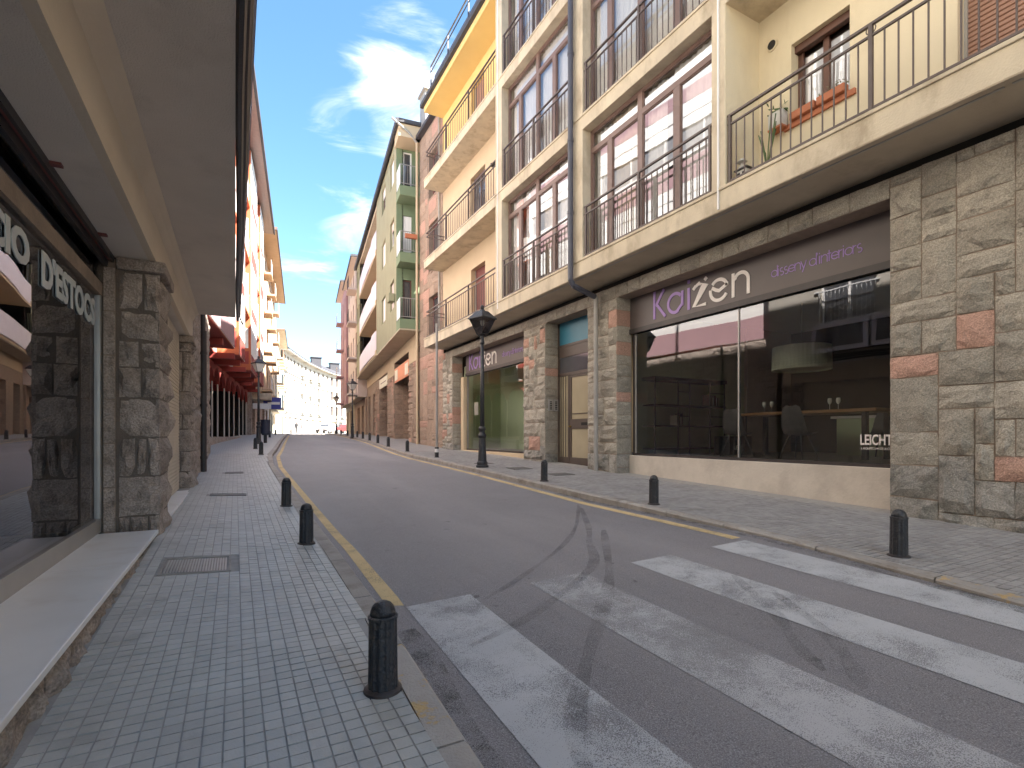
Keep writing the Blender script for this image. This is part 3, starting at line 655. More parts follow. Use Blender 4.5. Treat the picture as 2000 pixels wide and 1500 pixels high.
# glazed bays
def bay(a, b, splits, z0, z1, floor):
    main = splits[1]; d = 6.42
    for (s0, s1, sp) in ((a, main, splits[0]), (main, b, splits[2])):
        f = MB(RF); fw = .06; tr = z0 + 2.2
        f.box(s0, s0 + fw, d, d + .07, z0, z1); f.box(s1 - fw, s1, d, d + .07, z0, z1)
        f.box(s0 + fw, s1 - fw, d, d + .07, z0, z0 + .08); f.box(s0 + fw, s1 - fw, d, d + .07, z1 - .06, z1); f.box(s0 + fw, s1 - fw, d - .004, d + .066, tr - .05, tr + .05)
        f.box(sp - .07, sp + .07, d - .002, d + .066, z0 + .08, tr - .05)
        o = f.build('window', M_frame, KB)
        for (p0, p1, q0, q1) in ((s0 + fw, s1 - fw, tr + .05, z1 - .06), (s0 + fw, sp - .07, z0 + .08, tr - .05), (sp + .07, s1 - fw, z0 + .08, tr - .05)):
            g = MB(RF); g.quad((p0, d + .03, q0), (p1, d + .03, q0), (p1, d + .03, q1), (p0, d + .03, q1)); g.build('pane', M_glass, o)
            h = MB(RF); e = .018
            h.box(p0, p0 + e, d + .012, d + .05, q0, q1); h.box(p1 - e, p1, d + .012, d + .05, q0, q1); h.box(p0 + e, p1 - e, d + .012, d + .05, q0, q0 + e); h.box(p0 + e, p1 - e, d + .012, d + .05, q1 - e, q1)
            h.build('sash', M_frame, o)
    return
def bayset(a, b, sp):
    for i in range(3):
        z0, z1 = Z[i][1] + .012, Z[i + 1][0]
        bay(a, b, sp, z0, z1, i)
        MB(RF).box(a, b, 7.25, 7.3, z0, z1).build('inner_wall', M_curtb, KB)
        railing(KB, RF, a + .01, b - .01, z0 + .03, z0 + 1.04, XS + .04, M_rail, [a + .06, (a + b) / 2, b - .06], .125, single=(i < 3 and (a < 9)) or i < 2, two=.15)
bayset(5.28, 8.49, (6.16, 7.03, 7.88)); bayset(8.93, 12.09, (9.86, 10.60, 11.45))
for (a, b, i, mt, hi) in ((5.36, 6.3, 0, M_curt, 1), (6.5, 7.0, 0, M_curt, 1), (7.1, 7.9, 0, M_curtb, 1), (7.95, 8.4, 0, M_curt, 1), (5.36, 8.4, 1, M_curt, 1), (9.0, 9.8, 0, M_curt, 1), (9.95, 10.5, 0, M_curtb, 1), (10.7, 11.35, 0, M_curt, 1), (11.5, 12.0, 0, M_curt, 1), (9.0, 12.0, 1, M_curt, 1), (9.0, 12.0, 2, M_curt, 1), (5.36, 8.4, 2, M_curt, 1)):
    curtain(KB, a, b, Z[i][1] + .06, Z[i + 1][0] - .05, 6.53 + random.uniform(0, .03), mt, .02)
# balcony railings
for i in range(3): railing(KB, RF, 12.5, 18.3, Z[i][1] + .05, Z[i][1] + 1.0, XS + .04, M_rail, [14.4, 16.3], .16, ret=XW, single=i < 2, two=.14)
railing(KB, RF, .3, 5.03, Z[0][1] + .05, Z[0][1] + 1.02, XS + .05, M_rail, [3.14, 5.0, 1.2], .135, single=True, two=.13)
railing(KB, RF, .3, 5.03, Z[1][1] + .05, Z[1][1] + 1.02, XS + .05, M_rail, [3.14, 5.0, 1.2], .135, two=.13)
q = MB()
for j in range(14):
    t0, t1 = 2 * math.pi * j / 14, 2 * math.pi * (j + 1) / 14
    q.tube((XS + .05, 3.14 + .05 * math.cos(t0), 4.55 + .05 * math.sin(t0)), (XS + .05, 3.14 + .05 * math.cos(t1), 4.55 + .05 * math.sin(t1)), .006, 5)
q.build('ring_ornament', M_rail, KB)
# roof edge: gutter and terrace rail
MB(RF).box(12.3, 18.6, XS - .12, XS + .02, 12.30, 12.44).box(-12, 12.3, XS - .10, XS + .02, 12.30, 12.42).build('roof_gutter', M_roof, KB, bevel=.01)
railing(KB, RF, 12.5, 17.7, 12.5, 13.35, XS, M_pipe, [12.6, 14.3, 16, 17.68], .2, two=.2, bars=False)
MB(RF).box(12.5, 17.7, XS + .14, XS + .18, 12.42, 13.05).build('terrace_screen', M_pipe, KB)
# drain pipes
p = MB(); p.tube((6.13, 8.79, 14), (6.13, 8.79, 3.22), .058, 14)
for z in (4.6, 6.1, 7.9, 9.8): p.tube((6.13, 8.79, z), (6.13, 8.79, z + .06), .068, 14)
p.path([(6.13, 8.79, 3.24), (6.2, 8.79, 3.12), (6.45, 8.8, 3.05), (6.8, 8.85, 2.98)], .058, 12); p.build('downpipe', M_pipe, KB, smooth=False)
p = MB(); p.tube((6.84, 8.86, 2.99), (6.84, 8.86, -.86), .048, 12)
for z in (1.9, .4, -.5): p.tube((6.84, 8.86, z), (6.84, 8.86, z + .05), .058, 12)
p.build('downpipe', M_pipeg, KB)
MB().tube((6.86, 18.56, 12.3), (6.86, 18.56, 3.3), .05, 10).build('downpipe', M_pipeg, KB)
MB().path([(6.20, 8.9, 9.4), (6.19, 8.97, 7.2), (6.205, 8.92, 5.6), (6.19, 8.99, 4.5), (6.2, 8.94, 3.6), (6.24, 8.9, 3.3)], .007, 5).build('cable', M_dmetal, KB)
# ground floor: mortar wall with deep openings, stones on top
OPS = [(3.285, 8.32, -1.3, 2.87), (9.34, 11.11, -1.3, 2.87), (12.25, 17.47, -1.3, 2.87)]
m = MB(RF); wall(m, -12, 18.5, -1.3, 3.12, 6.988, .382, OPS); m.build('stone_wall_core', M_joint, KB)
rs = []
rs += layout(-.9, 1.5, -1.15, 3.12, .2, .132, (2, 5), (2, 3), .14)
rs += layout(1.5, 3.285, -1.12, 3.12, .162, .128, (2, 5), (2, 3), .20)
for a, b in ((8.32, 9.34), (11.11, 12.25), (17.47, 18.5)): rs += layout(a, b, -1.0, 2.87, .146, .122, (2, 4), (2, 3), .10)
y = 3.285
while y < 18.4:
    e = min(18.5, y + random.uniform(.32, .6)); e = 18.5 if 18.5 - e < .2 else e; rs.append((y, e, 2.87, 3.12)); y = e
stones(KB, RF, rs, 7.0, SET_G, .062, .012, pickstone)
for yj in (8.32, 11.11, 17.47):    # jamb faces that look back down the street
    z = -1.0; jr = []
    while z < 2.8:
        h = random.choice((.2, .24, .28, .33)); h = 2.87 - z if 2.87 - z - h < .12 else h; jr.append((6.95, 7.345, z, z + h)); z += h
    stones(KB, I4, jr, yj, SET_G, .02, .010, pickstone)
# plinths under the shop windows
MB(RF).box(3.285, 8.30, 7.28, 7.37, -1.2, -.42).build('plinth', M_plast, KB, bevel=.01); MB(RF).box(12.25, 17.3, 7.20, 7.40, -1.2, -.53).build('plinth', M_peach, KB, bevel=.01)
MB(RF).box(17.05, 17.3, 7.22, 7.40, -.53, 2.1).build('plinth_upright', M_peach, KB, bevel=.01)
MB(RF).box(3.2, 8.35, 6.94, 7.30, -1.3, -.955 + .0).build('footing', M_kerb, KB) if False else None
# shop windows
def shopwin(a, b, c, e, d, mull):
    f = MB(RF); f.box(a, b, d - .03, d + .05, c - .06, c); f.box(a, b, d - .02, d + .05, e, e + .05); f.box(a, a + .03, d - .02, d + .05, c, e); f.box(b - .05, b, d - .02, d + .05, c, e)
    o = f.build('shop_window', M_dmetal, KB)
    for m_ in mull: MB(RF).box(m_ - .012, m_ + .012, d - .015, d + .03, c, e).build('glazing_bar', M_alu, o)
    MB(RF).box(b - .09, b - .05, d - .012, d + .03, c, e).build('edge_trim', M_alu, o)
    xs = [a + .03] + list(mull) + [b - .05]
    for p0, p1 in zip(xs, xs[1:]):
        g = MB(RF); g.quad((p0, d, c), (p1, d, c), (p1, d, e), (p0, d, e)); g.build('pane', M_shopg, o)
    return o
SW1 = shopwin(3.285, 8.26, -.37, 2.12, 7.37, (5.70,)); SW2 = shopwin(12.25, 17.05, -.48, 2.12, 7.37, ())
# LEICHT vinyl on the large pane
def on_right(me, name, X, Yl, zb, parent):   # text read by someone looking towards +X
    M = Matrix(((0, 0, -1, X), (-1, 0, 0, Yl), (0, 1, 0, zb), (0, 0, 0, 1))); return inst(name, me, parent, M)
on_right(text_mesh('LEICHT', .19, M_cream, .004, .001, 1.0, .62), 'lettering', 7.365, 3.825, -.125, SW1)
on_right(text_mesh('LA ARQUITECTURA DE LA COCINA', .042, M_cream, .0004, .0008, 1.05, .62), 'lettering', 7.365, 3.825, -.19, SW1)
MB(RF).box(12.4, 12.75, 7.42, 7.425, .9, 1.15).build('notice', M_pwhite, SW2) if False else None
MB(RF).box(16.1, 16.45, 7.375, 7.378, .7, 1.15).build('notice', M_cream, SW2)
# entrance door
dr = MB(RF); X0 = 7.36
dr.box(9.34, 11.11, X0, X0 + .05, 1.50, 1.58); dr.box(9.34, 11.11, X0, X0 + .05, 1.98, 2.12); dr.box(9.34, 11.11, X0 - .01, X0 + .05, 2.24, 2.30); dr.box(9.34, 9.40, X0, X0 + .05, -.9, 2.87); dr.box(11.05, 11.11, X0, X0 + .05, -.9, 2.87); dr.box(10.60, 10.68, X0 + .001, X0 + .049, -.9, 1.5)
D = dr.build('entrance_door', M_door, KB)
MB(RF).box(9.40, 11.05, X0 + .01, X0 + .03, 2.30, 2.87).build('blue_panel', M_blue, D); MB(RF).box(9.40, 11.05, X0 + .005, X0 + .03, 2.12, 2.24).build('transom_board', M_door, D); MB(RF).box(9.40, 11.05, X0 + .02, X0 + .03, 1.58, 1.98).build('transom_pane', M_wint, D)
lf = MB(RF); lf.box(9.41, 10.59, X0 + .002, X0 + .04, -.88, -.55); lf.box(9.41, 9.47, X0 + .002, X0 + .04, -.55, 1.49); lf.box(10.52, 10.59, X0 + .002, X0 + .04, -.55, 1.49); lf.box(9.47, 10.52, X0 + .002, X0 + .04, 1.44, 1.49); lf.box(9.47, 10.52, X0, X0 + .04, .16, .40); lf.box(9.47, 10.52, X0 + .004, X0 + .03, .52, .54)
L = lf.build('door_leaf', M_door, D)
MB(RF).box(9.47, 10.52, X0 + .02, X0 + .025, -.55, 1.44).build('door_pane', M_doorg, D); MB(RF).box(10.68, 11.05, X0 + .02, X0 + .025, -.55, 1.5).build('side_pane', M_doorg, D); MB(RF).box(10.68, 11.05, X0 + .001, X0 + .04, -.9, -.55).build('side_base', M_door, D)
for s in (10.78, 10.9, 10.99): MB(RF).box(s - .008, s + .008, X0 + .004, X0 + .018, -.55, 1.5).build('side_bar', M_dmetal, D)
MB(RF).box(9.85, 10.1, X0 - .006, X0 + .002, .24, .31).build('letter_slot', M_dark, D); MB().tube((X0, 10.55, .22), (X0 - .05, 10.55, .22), .02, 10).build('door_knob', pmat('brass', (.55, .38, .12), None, 3, .3, metal=.8), D)
MB(RF).box(9.2, 11.25, 7.02, 7.45, -.98, -.845).build('doorstep', M_kerb, KB, bevel=.01)
for k in range(2):
    o = MB(RF).box(11.155 + .17 * 0, 11.16, 0, 0, 0, 0) if False else None
q = MB().box(7.03, 7.17, 11.055, 11.08, .62, .92); q = q.build('intercom', M_alu, KB, bevel=.004); MB().box(7.19, 7.33, 11.055, 11.08, .62, .92).build('intercom', M_alu, KB, bevel=.004)
for (x0) in (7.05, 7.21):
    for k in range(5): MB().box(x0 + .02, x0 + .08, 11.045, 11.054, .66 + k * .045, .685 + k * .045).build('bell_button', M_dark, q)
# showroom behind the large window
rm = MB()
rm.quad((7.45, -1, -.42), (13, -1, -.42), (13, 8.34, -.42), (7.45, 8.34, -.42)); rm.build('showroom_floor', M_floor, KB)
rm = MB(); rm.quad((7.38, -1, 2.6), (13, -1, 2.6), (13, 8.34, 2.6), (7.38, 8.34, 2.6)); rm.build('showroom_ceiling', M_pwhite, KB)
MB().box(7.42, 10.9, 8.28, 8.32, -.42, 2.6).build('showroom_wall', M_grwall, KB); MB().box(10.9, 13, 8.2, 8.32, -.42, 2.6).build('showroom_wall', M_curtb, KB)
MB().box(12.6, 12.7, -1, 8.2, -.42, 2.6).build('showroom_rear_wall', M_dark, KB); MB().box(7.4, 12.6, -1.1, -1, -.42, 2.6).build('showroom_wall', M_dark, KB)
MB().box(8.9, 9.0, 12.3, 17.4, -.5, 2.5).build('room_wall', M_grwall, KB); MB().box(7.42, 9, 17.4, 17.44, -.5, 2.5).build('room_wall', M_grwall, KB); MB().box(7.42, 9, 12.2, 12.24, -.5, 2.5).build('room_wall', M_curtb, KB)
MB().box(7.42, 9, 12.25, 17.4, -.52, -.5).build('room_floor', M_alu, KB); MB().box(7.42, 9, 12.25, 17.4, 2.5, 2.52).build('room_ceiling', M_pwhite, KB)

# ---- shop signs with stroke lettering
def arc(cx, cy, r, a0, a1, n=16, ry=None): return [(cx + r * math.cos(R(a0 + (a1 - a0) * i / n)), cy + (ry or r) * math.sin(R(a0 + (a1 - a0) * i / n))) for i in range(n + 1)]
GLY = {   # advance, strokes (x-height = 1)
 'K': (.86, [[(.06, 0), (.06, 1.35)], [(.16, .62), (.70, 1.33)], [(.22, .70), (.80, 0)]]),
 'a': (1.02, [arc(.46, .5, .44, 40, 300, 26), [(.90, .98), (.90, .28)], [(.52, .04), (.88, .36)]]),
 'i': (.34, [[(.14, 0), (.14, 1.0)], [(.14, 1.2), (.14, 1.36)]]),
 'z': (.84, [[(.10, .92), (.40, 1.08)], [(.02, .84), (.16, .98)], [(.40, 1.0), (.70, .96), (.06, .06), (.74, .06)], [(.66, 1.12), (.78, 1.22)]]),
 'e': (1.0, [[(.08, .5), (.90, .5)] + arc(.48, .5, .42, 6, 318, 26)]),
 'n': (.92, [[(.08, 0), (.08, 1.0)], [(.20, .70)] + arc(.46, .60, .34, 150, 0, 14) + [(.80, 0)]]),
 'd': (1.0, [arc(.44, .48, .42, 0, 360, 24), [(.88, 0), (.88, 1.5)]]),
 's': (.72, [arc(.36, .72, .24, 60, 240, 10) + arc(.36, .25, .25, 70, -130, 12)]),
 'y': (.86, [[(.06, 1.0), (.43, .06)], [(.80, 1.0), (.26, -.42)]]),
 't': (.52, [[(.24, 0), (.24, 1.35)], [(.02, .95), (.48, .95)]]),
 'r': (.52, [[(.08, 0), (.08, 1.0)], [(.08, .6)] + arc(.36, .62, .28, 160, 75, 8)]),
 'o': (1.0, [arc(.46, .49, .42, 0, 360, 24)]),
 "'": (.30, [[(.16, 1.45), (.10, 1.15)]]), ' ': (.5, []),
 'E': (1.0, [[(.46, .44), (.92, .66)] + arc(.48, .5, .44, 22, 140, 14), [(.12, .66), (.34, .52), (.50, .46)], arc(.48, .5, .44, 170, 330, 18)]),
}
def strokes(word, X, Yl, zb, xh, w, parent, mats, d=.012, track=1.0):
    x = 0; M0 = Matrix(((0, 1, 0, X), (-1, 0, 0, Yl), (0, 0, 1, zb), (0, 0, 0, 1)))
    for i, ch in enumerate(word):
        adv, st = GLY[ch]; m = MB(M0)
        for j, s in enumerate(st): m.ribbon([((x + p[0]) * xh, p[1] * xh) for p in s], w, -d - j * .0006, 0)
        if st: m.build('letter', mats[i] if isinstance(mats, list) else mats, parent)
        x += adv * track
def sign(a, b, label, xh, Yk, zk, Yd, zd, xd, ly):
    t = empty('shop_sign', (7.33, (a + b) / 2, 2.2), label, 'shop sign', 'matching brown shop signs')
    MB(RF).box(a, b, 7.322, 7.38, 2.22, 2.868).build('board', M_shopb, t)
    MB(RF).box(a, b, 7.29, 7.38, 2.12, 2.218).build('board_frame', M_dmetal, t)
    strokes('KaizEn', 7.321, Yk, zk, xh, .058, t, [M_purple] * 3 + [M_cream] * 3, .012, 1.12)
    strokes("disseny d'interiors", 7.321, Yd, zd, xd, .012, t, M_purple, .006, ly)
sign(3.29, 8.31, 'long brown Kaizen sign over the large showroom window', .40, 7.62, 2.30, 5.08, 2.44, .115, .86)
sign(12.26, 17.05, 'smaller looking brown Kaizen sign over the empty window behind the street lamp', .40, 16.75, 2.30, 14.2, 2.44, .115, .86)
# ---- things in the showroom
def shelf():
    t = empty('shelf_unit', (8.6, 8.1, -.42), 'black metal shelving unit with books in the showroom window', 'shelf')
    xs = (7.62, 8.28, 8.62, 9.25, 9.72)
    for x in xs:
        for y in (7.9,): MB().box(x - .012, x + .012, y - .012, y + .012, -.42, 1.15).build('upright', M_black, t)
    MB().box(7.58, 9.76, 7.86, 8.25, 1.15, 1.22).build('top_shelf', M_black, t)
    for z in (.62, .18, -.3): MB().box(7.6, 9.74, 7.88, 8.24, z, z + .03).build('shelf_board', M_black, t)
    for a, b in ((8.28, 8.62), (9.25, 9.72)):
        for z in (.92, .40): MB().box(a + .012, b - .012, 7.9, 7.92, z, z + .015).build('cross_bar', M_black, t)
shelf()
def books(x, z, n, label):
    t = empty('book_row', (x, 8.05, z), label, 'books')
    for k in range(n):
        h = random.uniform(.18, .27); MB().box(x + k * .035, x + k * .035 + .03, 7.95, 8.15, z, z + h).build('book', random.choice([M_pwhite, M_maroon, M_dark, M_curtb]), t)
books(9.3, .651, 9, 'row of upright books on the upper right of the black shelf'); books(8.30, .211, 5, 'few books standing lower on the black shelf')
t = empty('display_box', (9.55, 7.55, -.42), 'black box with white LEICHT lettering at the foot of the shelf', 'display box')
MB().box(9.15, 9.85, 7.3, 7.7, -.42, -.02).build('box_body', M_black, t)
inst('lettering', text_mesh('LEICHT', .11, M_cream, .002, .001), t, Matrix(((1, 0, 0, 9.28), (0, 0, -1, 7.297), (0, 1, 0, -.3), (0, 0, 0, 1))))
t = empty('pendant_lamp', (9.7, 6.1, 1.27), 'wide pleated cream drum lamp hanging in the showroom', 'lamp')
pr = MB(); n = 96; vs = []
for z in (1.27, 1.72):
    for i in range(n): a = 2 * math.pi * i / n; r_ = .50 + (.006 if i % 2 else 0) + (.015 if z < 1.5 else 0); vs.append((9.7 + r_ * math.cos(a), 6.1 + r_ * math.sin(a), z))
pr.add(vs, [(i, (i + 1) % n, n + (i + 1) % n, n + i) for i in range(n)]); pr.build('lamp_shade', M_shade, t)
MB().lathe(9.7, 6.1, [(.49, 1.30), (.49, 1.31)], 40).build('diffuser', M_shade, t); MB().tube((9.7, 6.1, 1.7), (9.7, 6.1, 2.6), .006, 6).build('cord', M_black, t)
t = empty('dining_table', (9.7, 5.9, -.42), 'long oak table with dark legs in the showroom', 'table')
MB().box(9.25, 10.2, 4.55, 7.3, .40, .455).build('tabletop', M_twood, t, bevel=.005)
for x in (9.35, 10.05):
    for y in (4.75, 7.1): MB().box(x, x + .08, y, y + .08, -.42, .40).build('leg', M_dmetal, t)
MB().box(11.2, 11.9, 1.5, 6.4, .35, .40).build('kitchen_counter', M_pwhite, None, loc=(11.5, 4, .35), label='white kitchen worktop in the back of the showroom', cat='counter')
t = empty('kitchen_unit', (11.5, 4, -.42), 'pale kitchen units under the white worktop behind the table', 'cabinet')
for k in range(6): MB().box(11.25, 11.85, 1.55 + k * .8, 2.3 + k * .8, -.42, .345).build('cabinet_door', M_grwall, t)
def chair(x, y, rz, label):
    t = empty('dining_chair', (x, y, -.42), label, 'chair', 'grey shell chairs at the oak table')
    M = Matrix.Translation((x, y, -.42)) @ Matrix.Rotation(rz, 4, 'Z')
    sec = [(-.22, .46, .20), (-.05, .43, .22), (.12, .44, .22), (.19, .55, .22), (.23, .72, .20), (.26, .88, .15), (.265, .92, .08)]
    s = MB(M); vs = []
    for (yy, zz, w_) in sec:
        for k in range(5): q = -1 + k * .5; vs.append((q * w_, yy - abs(q) ** 2 * .05, zz + abs(q) ** 2 * .03))
    vs += [(a, b + .02, c - .02) for a, b, c in vs]; n_ = len(sec) * 5
    fs = [(j * 5 + i, j * 5 + i + 1, j * 5 + 6 + i, j * 5 + 5 + i) for j in range(len(sec) - 1) for i in range(4)]
    fs += [tuple(n_ + i for i in f[::-1]) for f in fs]
    s.add(vs, fs); s.build('seat_shell', M_chair, t, smooth=True)
    for a, b in ((-1, -1), (1, -1), (-1, 1), (1, 1)):
        MB(M).tube((a * .10, b * .1, .42), (a * .22, b * .24, 0), .016, 8, .010).build('leg', M_chair, t)
chair(8.75, 5.55, R(-90) + math.pi, 'grey shell chair nearest the middle of the showroom window'); chair(8.8, 6.85, R(-90) + math.pi + .15, 'grey shell chair left of the table beside the window bar'); chair(10.75, 5.2, R(-90), 'light wood chair back seen behind the oak table')
for k, (x, y, l) in enumerate(((9.5, 6.75, 'wine glass on the left end of the oak table'), (9.55, 6.62, 'second wine glass on the left end of the oak table, closer to the lamp'), (9.6, 5.5, 'wine glass under the lamp on the oak table'), (9.62, 5.36, 'wine glass under the lamp, right one of the pair'))):
    MB().lathe(x, y, [(.035, .457), (.035, .46), (.004, .465), (.004, .56), (.03, .59), (.038, .63), (.03, .68)], 12).build('wine_glass', M_pwhite, None, loc=(x, y, .457), label=l, cat='wine glass', group='wine glasses on the showroom table', smooth=True)
for k in range(4):
    y = 5.2 - k * .75; MB().lathe(11.5, y, [(.05, .402), (.05, .60), (.018, .66), (.018, .74)], 12).build('bottle', M_pwhite if k % 2 else M_dark, None, loc=(11.5, y, .402), label=['dark bottle on the white worktop nearest the lamp', 'pale bottle on the white worktop, second from the lamp', 'dark bottle on the middle of the white worktop', 'pale bottle on the right end of the white worktop'][k], cat='bottle', group='bottles on the showroom worktop')
# ---- things on the right balcony
t = empty('window_planter', (6.93, 4.1, 4.43), 'long terracotta planter on the sill behind the balcony railing', 'planter')
MB(RF).box(3.76, 4.12, XW - .1, XW + .02, 4.435, 4.54).build('trough', M_terra, t, bevel=.01); MB(RF).box(4.15, 4.5, XW - .1, XW + .02, 4.435, 4.54).build('trough', M_terra, t, bevel=.01)
def leaves(parent, cx, cy, cz, rx, ry, rz, n, size, mat=M_leaf, name='foliage', **k):
    m = MB()
    for _ in range(n):
        p = Vector((cx + random.gauss(0, rx), cy + random.gauss(0, ry), cz + abs(random.gauss(0, rz)))); a = Vector((random.gauss(0, 1), random.gauss(0, 1), random.gauss(.4, 1))).normalized() * size; b = a.orthogonal().normalized() * size * .35
        m.add([p, p + a * .5 + b, p + a, p + a * .5 - b], [(0, 1, 2, 3)])
    return m.build(name, mat, parent, kind='stuff', **k)
leaves(t, XW - .04, 3.9, 4.54, .03, .1, .04, 60, .05, pmat('dry_stem', (.2, .16, .09), (.1, .13, .05), 9, .9))
t = empty('flower_pot', (6.9, 4.62, 4.4), 'cream square pot with an agave beside the terracotta planter', 'plant pot')
MB(RF).box(4.56, 4.78, 6.80, 6.94, 4.42, 4.64).build('pot', M_wpot, t, bevel=.012); leaves(t, 6.87, 4.67, 4.64, .04, .06, .05, 30, .09)
MB().box(6.80, 6.96, 4.56, 4.78, 4.395, 4.42).build('pot_shelf', M_terra, t)
t = empty('agave_plant', (6.42, 4.55, 3.61), 'thin trailing plant on the balcony floor behind the railing', 'plant')
m = MB()
for k in range(9): a = random.uniform(0, 6.28); m.path([(6.42, 4.52, 3.64), (6.42 + .05 * math.cos(a), 4.52 + .05 * math.sin(a), 3.9), (6.42 + .1 * math.cos(a), 4.52 + .13 * math.sin(a), 3.9 + random.uniform(.1, .45))], .008, 4)
m.build('stems', M_leaf, t); MB().lathe(6.42, 4.52, [(.05, 3.612), (.07, 3.72)], 12).build('pot', M_terra, t)
t = empty('garden_lantern', (6.4, 4.9, 3.612), 'small white lantern ornament in the left corner of the right balcony', 'ornament')
MB().box(6.33, 6.47, 4.78, 4.95, 3.613, 3.78).build('body', M_wpot, t, bevel=.008); MB().box(6.31, 6.49, 4.76, 4.97, 3.78, 3.80).build('lid', M_dmetal, t); MB().lathe(6.40, 4.9, [(.05, 3.80), (.055, 3.84), (.02, 3.87), (.02, 3.90), (.07, 3.92), (.02, 3.97)], 12).build('finial', M_wpot, t)
for y in (4.82, 4.90): MB().box(6.32, 6.329, y - .02, y + .02, 3.70, 3.74).build('window', M_dark, t)
MB().tube((6.36, 3.2, 3.66), (6.36, 4.75, 3.645), .03, 10).build('rolled_awning', M_pipeg, None, loc=(6.36, 4, 3.62), label='grey tube lying along the balcony floor behind the bars', cat='tube')
# ---------------------------------------------------------------- left foreground building (overhang, shop window, stone pillars)
LB = empty('corner_building', (-3, 3, -1), 'building over the left pavement with rough stone pillars and a taupe overhang', 'building')
MB(LF).box(-12, 10.3, 0, .643, 2.08, 2.11).build('overhang_soffit', M_soffl, LB)
bm = MB(); prof = [(-.643, 1.60), (-.643, 1.94), (-.600, 2.03), (-.555, 2.078), (-.70, 2.078), (-.70, 1.6)]
bm.add([(x, y, z) for y in (-12, 10.3) for x, z in prof], [(i, (i + 1) % 6, 6 + (i + 1) % 6, 6 + i) for i in range(6)] + [tuple(range(6))[::-1], tuple(range(6, 12))]); bm.build('beam', M_beam, LB)
MB(LF).box(-12, 10.3, .70, 1.5, 1.60, 1.64).build('lower_soffit', M_soffl, LB)
SET_L = stone_set(M_stonel, 9, 1.15)
def pillar(y0, y1, xl, xr, zb, zt, cs=.15):
    c = MB().box(xl - .4, xr - .012, y0 + .012, y1 - .02, zb - .2, zt); o = c.build('pillar', M_jointd, LB)
    z = zb - .05; fr = []; sd = []
    while z < zt - .12:
        h = min(random.choice((.24, .28, .32, .36)), zt - .11 - z); h = h if zt - .11 - z - h > .08 else zt - .11 - z
        n = random.choice((1, 2, 2, 3)) if xr - xl > .3 else 1
        cut = sorted([xl] + [xl + (xr - xl) * (i + random.uniform(-.25, .25)) / n for i in range(1, n)] + [xr])
        fr += [(a, b, z, z + h) for a, b in zip(cut, cut[1:])]
        m = random.choice((1, 2)) if y1 - y0 > .45 else 1; cut = [y0] + [y0 + (y1 - y0) * random.uniform(.35, .65) for _ in range(m - 1)] + [y1]
        sd += [(a, b, z, z + h) for a, b in zip(cut, cut[1:])]; z += h
    stones(o, I4, fr, y0 + .03, SET_L, .055, .014); stones(o, LF, sd, -(xr - .03), SET_L, .07, .014)
    MB().box(xl - .01, xr + .045, y0 - .045, y1, zt - .105, zt).build('cap_stone', M_stonel, o, bevel=.015)
    return o
pillar(5.74, 6.46, -.93, -.615, -.93, 1.6); pillar(9.72, 10.28, -.93, -.63, -.85, 1.6); pillar(-3.2, -2.4, -.95, -.6, -1.2, 1.6)
# stone jamb strip and dark slot beside the glass
o = MB().box(-1.035, -.95, 5.74, 6.2, -.9, 1.58).build('jamb', M_joint, LB)
z = -.86
while z < 1.5: MB().box(-1.034, -.952, 5.725, 5.745, z, min(1.57, z + .385)).build('stone', M_stonel, o, bevel=.006); z += .395
MB().box(-.95, -.93, 5.85, 6.2, -.9, 1.6).build('slot', M_dark, LB)
# marble sills on a stone plinth
for a, b in ((-2.4, -.2), (-.195, 2.0), (2.005, 4.2), (4.205, 5.62)): MB().box(-1.09, -.615, a, b, -.889, -.857).build('marble_sill', M_marble, LB, bevel=.004)
for a, b in ((6.47, 8.1), (8.105, 9.7)): MB().box(-.80, -.615, a, b, -.889, -.857).build('marble_sill', M_marble, LB, bevel=.004)
MB().box(-1.1, -.70, -2.4, 9.75, -1.35, -.89).build('plinth', M_jointd, LB)
y = -.6; rs = []
while y < 5.9: w_ = random.uniform(.17, .34); rs.append((y, y + w_, interp(Wp, y) - .05, -.893)); y += w_
stones(LB, LF, rs, .70, SET_L, .055, .008)
# shop window frame and glazing
f = MB(LF); d = 1.07
f.box(-2.4, 5.74, d - .02, d + .06, -.857, -.735); o = f.build('shop_window', M_alu, LB)
MB(LF).box(-2.4, 5.74, d - .03, d + .05, 1.235, 1.345).build('transom', M_joint, o); MB(LF).box(5.69, 5.74, d - .022, d + .05, -.735, 1.235).build('window_stile', M_alu, o)
for y0, y1 in ((-2.4, 2.1), (2.1, 5.69)):
    g = MB(LF); g.quad((y0, d, -.735), (y1, d, -.735), (y1, d, 1.235), (y0, d, 1.235)); g.build('pane', M_shopg, o)
g = MB(LF); g.quad((-2.4, d, 1.345), (5.74, d, 1.345), (5.74, d, 1.6), (-2.4, d, 1.6)); g.build('pane', M_shopg, o)
s = MB(LF); s.box(-2.4, 5.72, .955, .975, 1.545, 1.60); s.box(-2.4, 5.72, 1.0, 1.03, 1.50, 1.60); s.build('shutter_rail', M_dmetal, o)
MB(LF).box(-2.4, 5.72, .976, .999, 1.56, 1.60).build('rusty_channel', M_maroon, o)
for y in (1.6, 2.75, 3.9, 5.1): MB(LF).box(y, y + .05, .90, .955, 1.585, 1.60).build('bracket', M_maroon, o)
def fit(me, wd, ht):
    xs = [v.co.x for v in me.vertices]; ys = [v.co.y for v in me.vertices]; a, b, c, e = min(xs), max(xs), min(ys), max(ys)
    for v in me.vertices: v.co.x = (v.co.x - a) / (b - a) * wd; v.co.y = (v.co.y - c) / (e - c) * ht
    return me
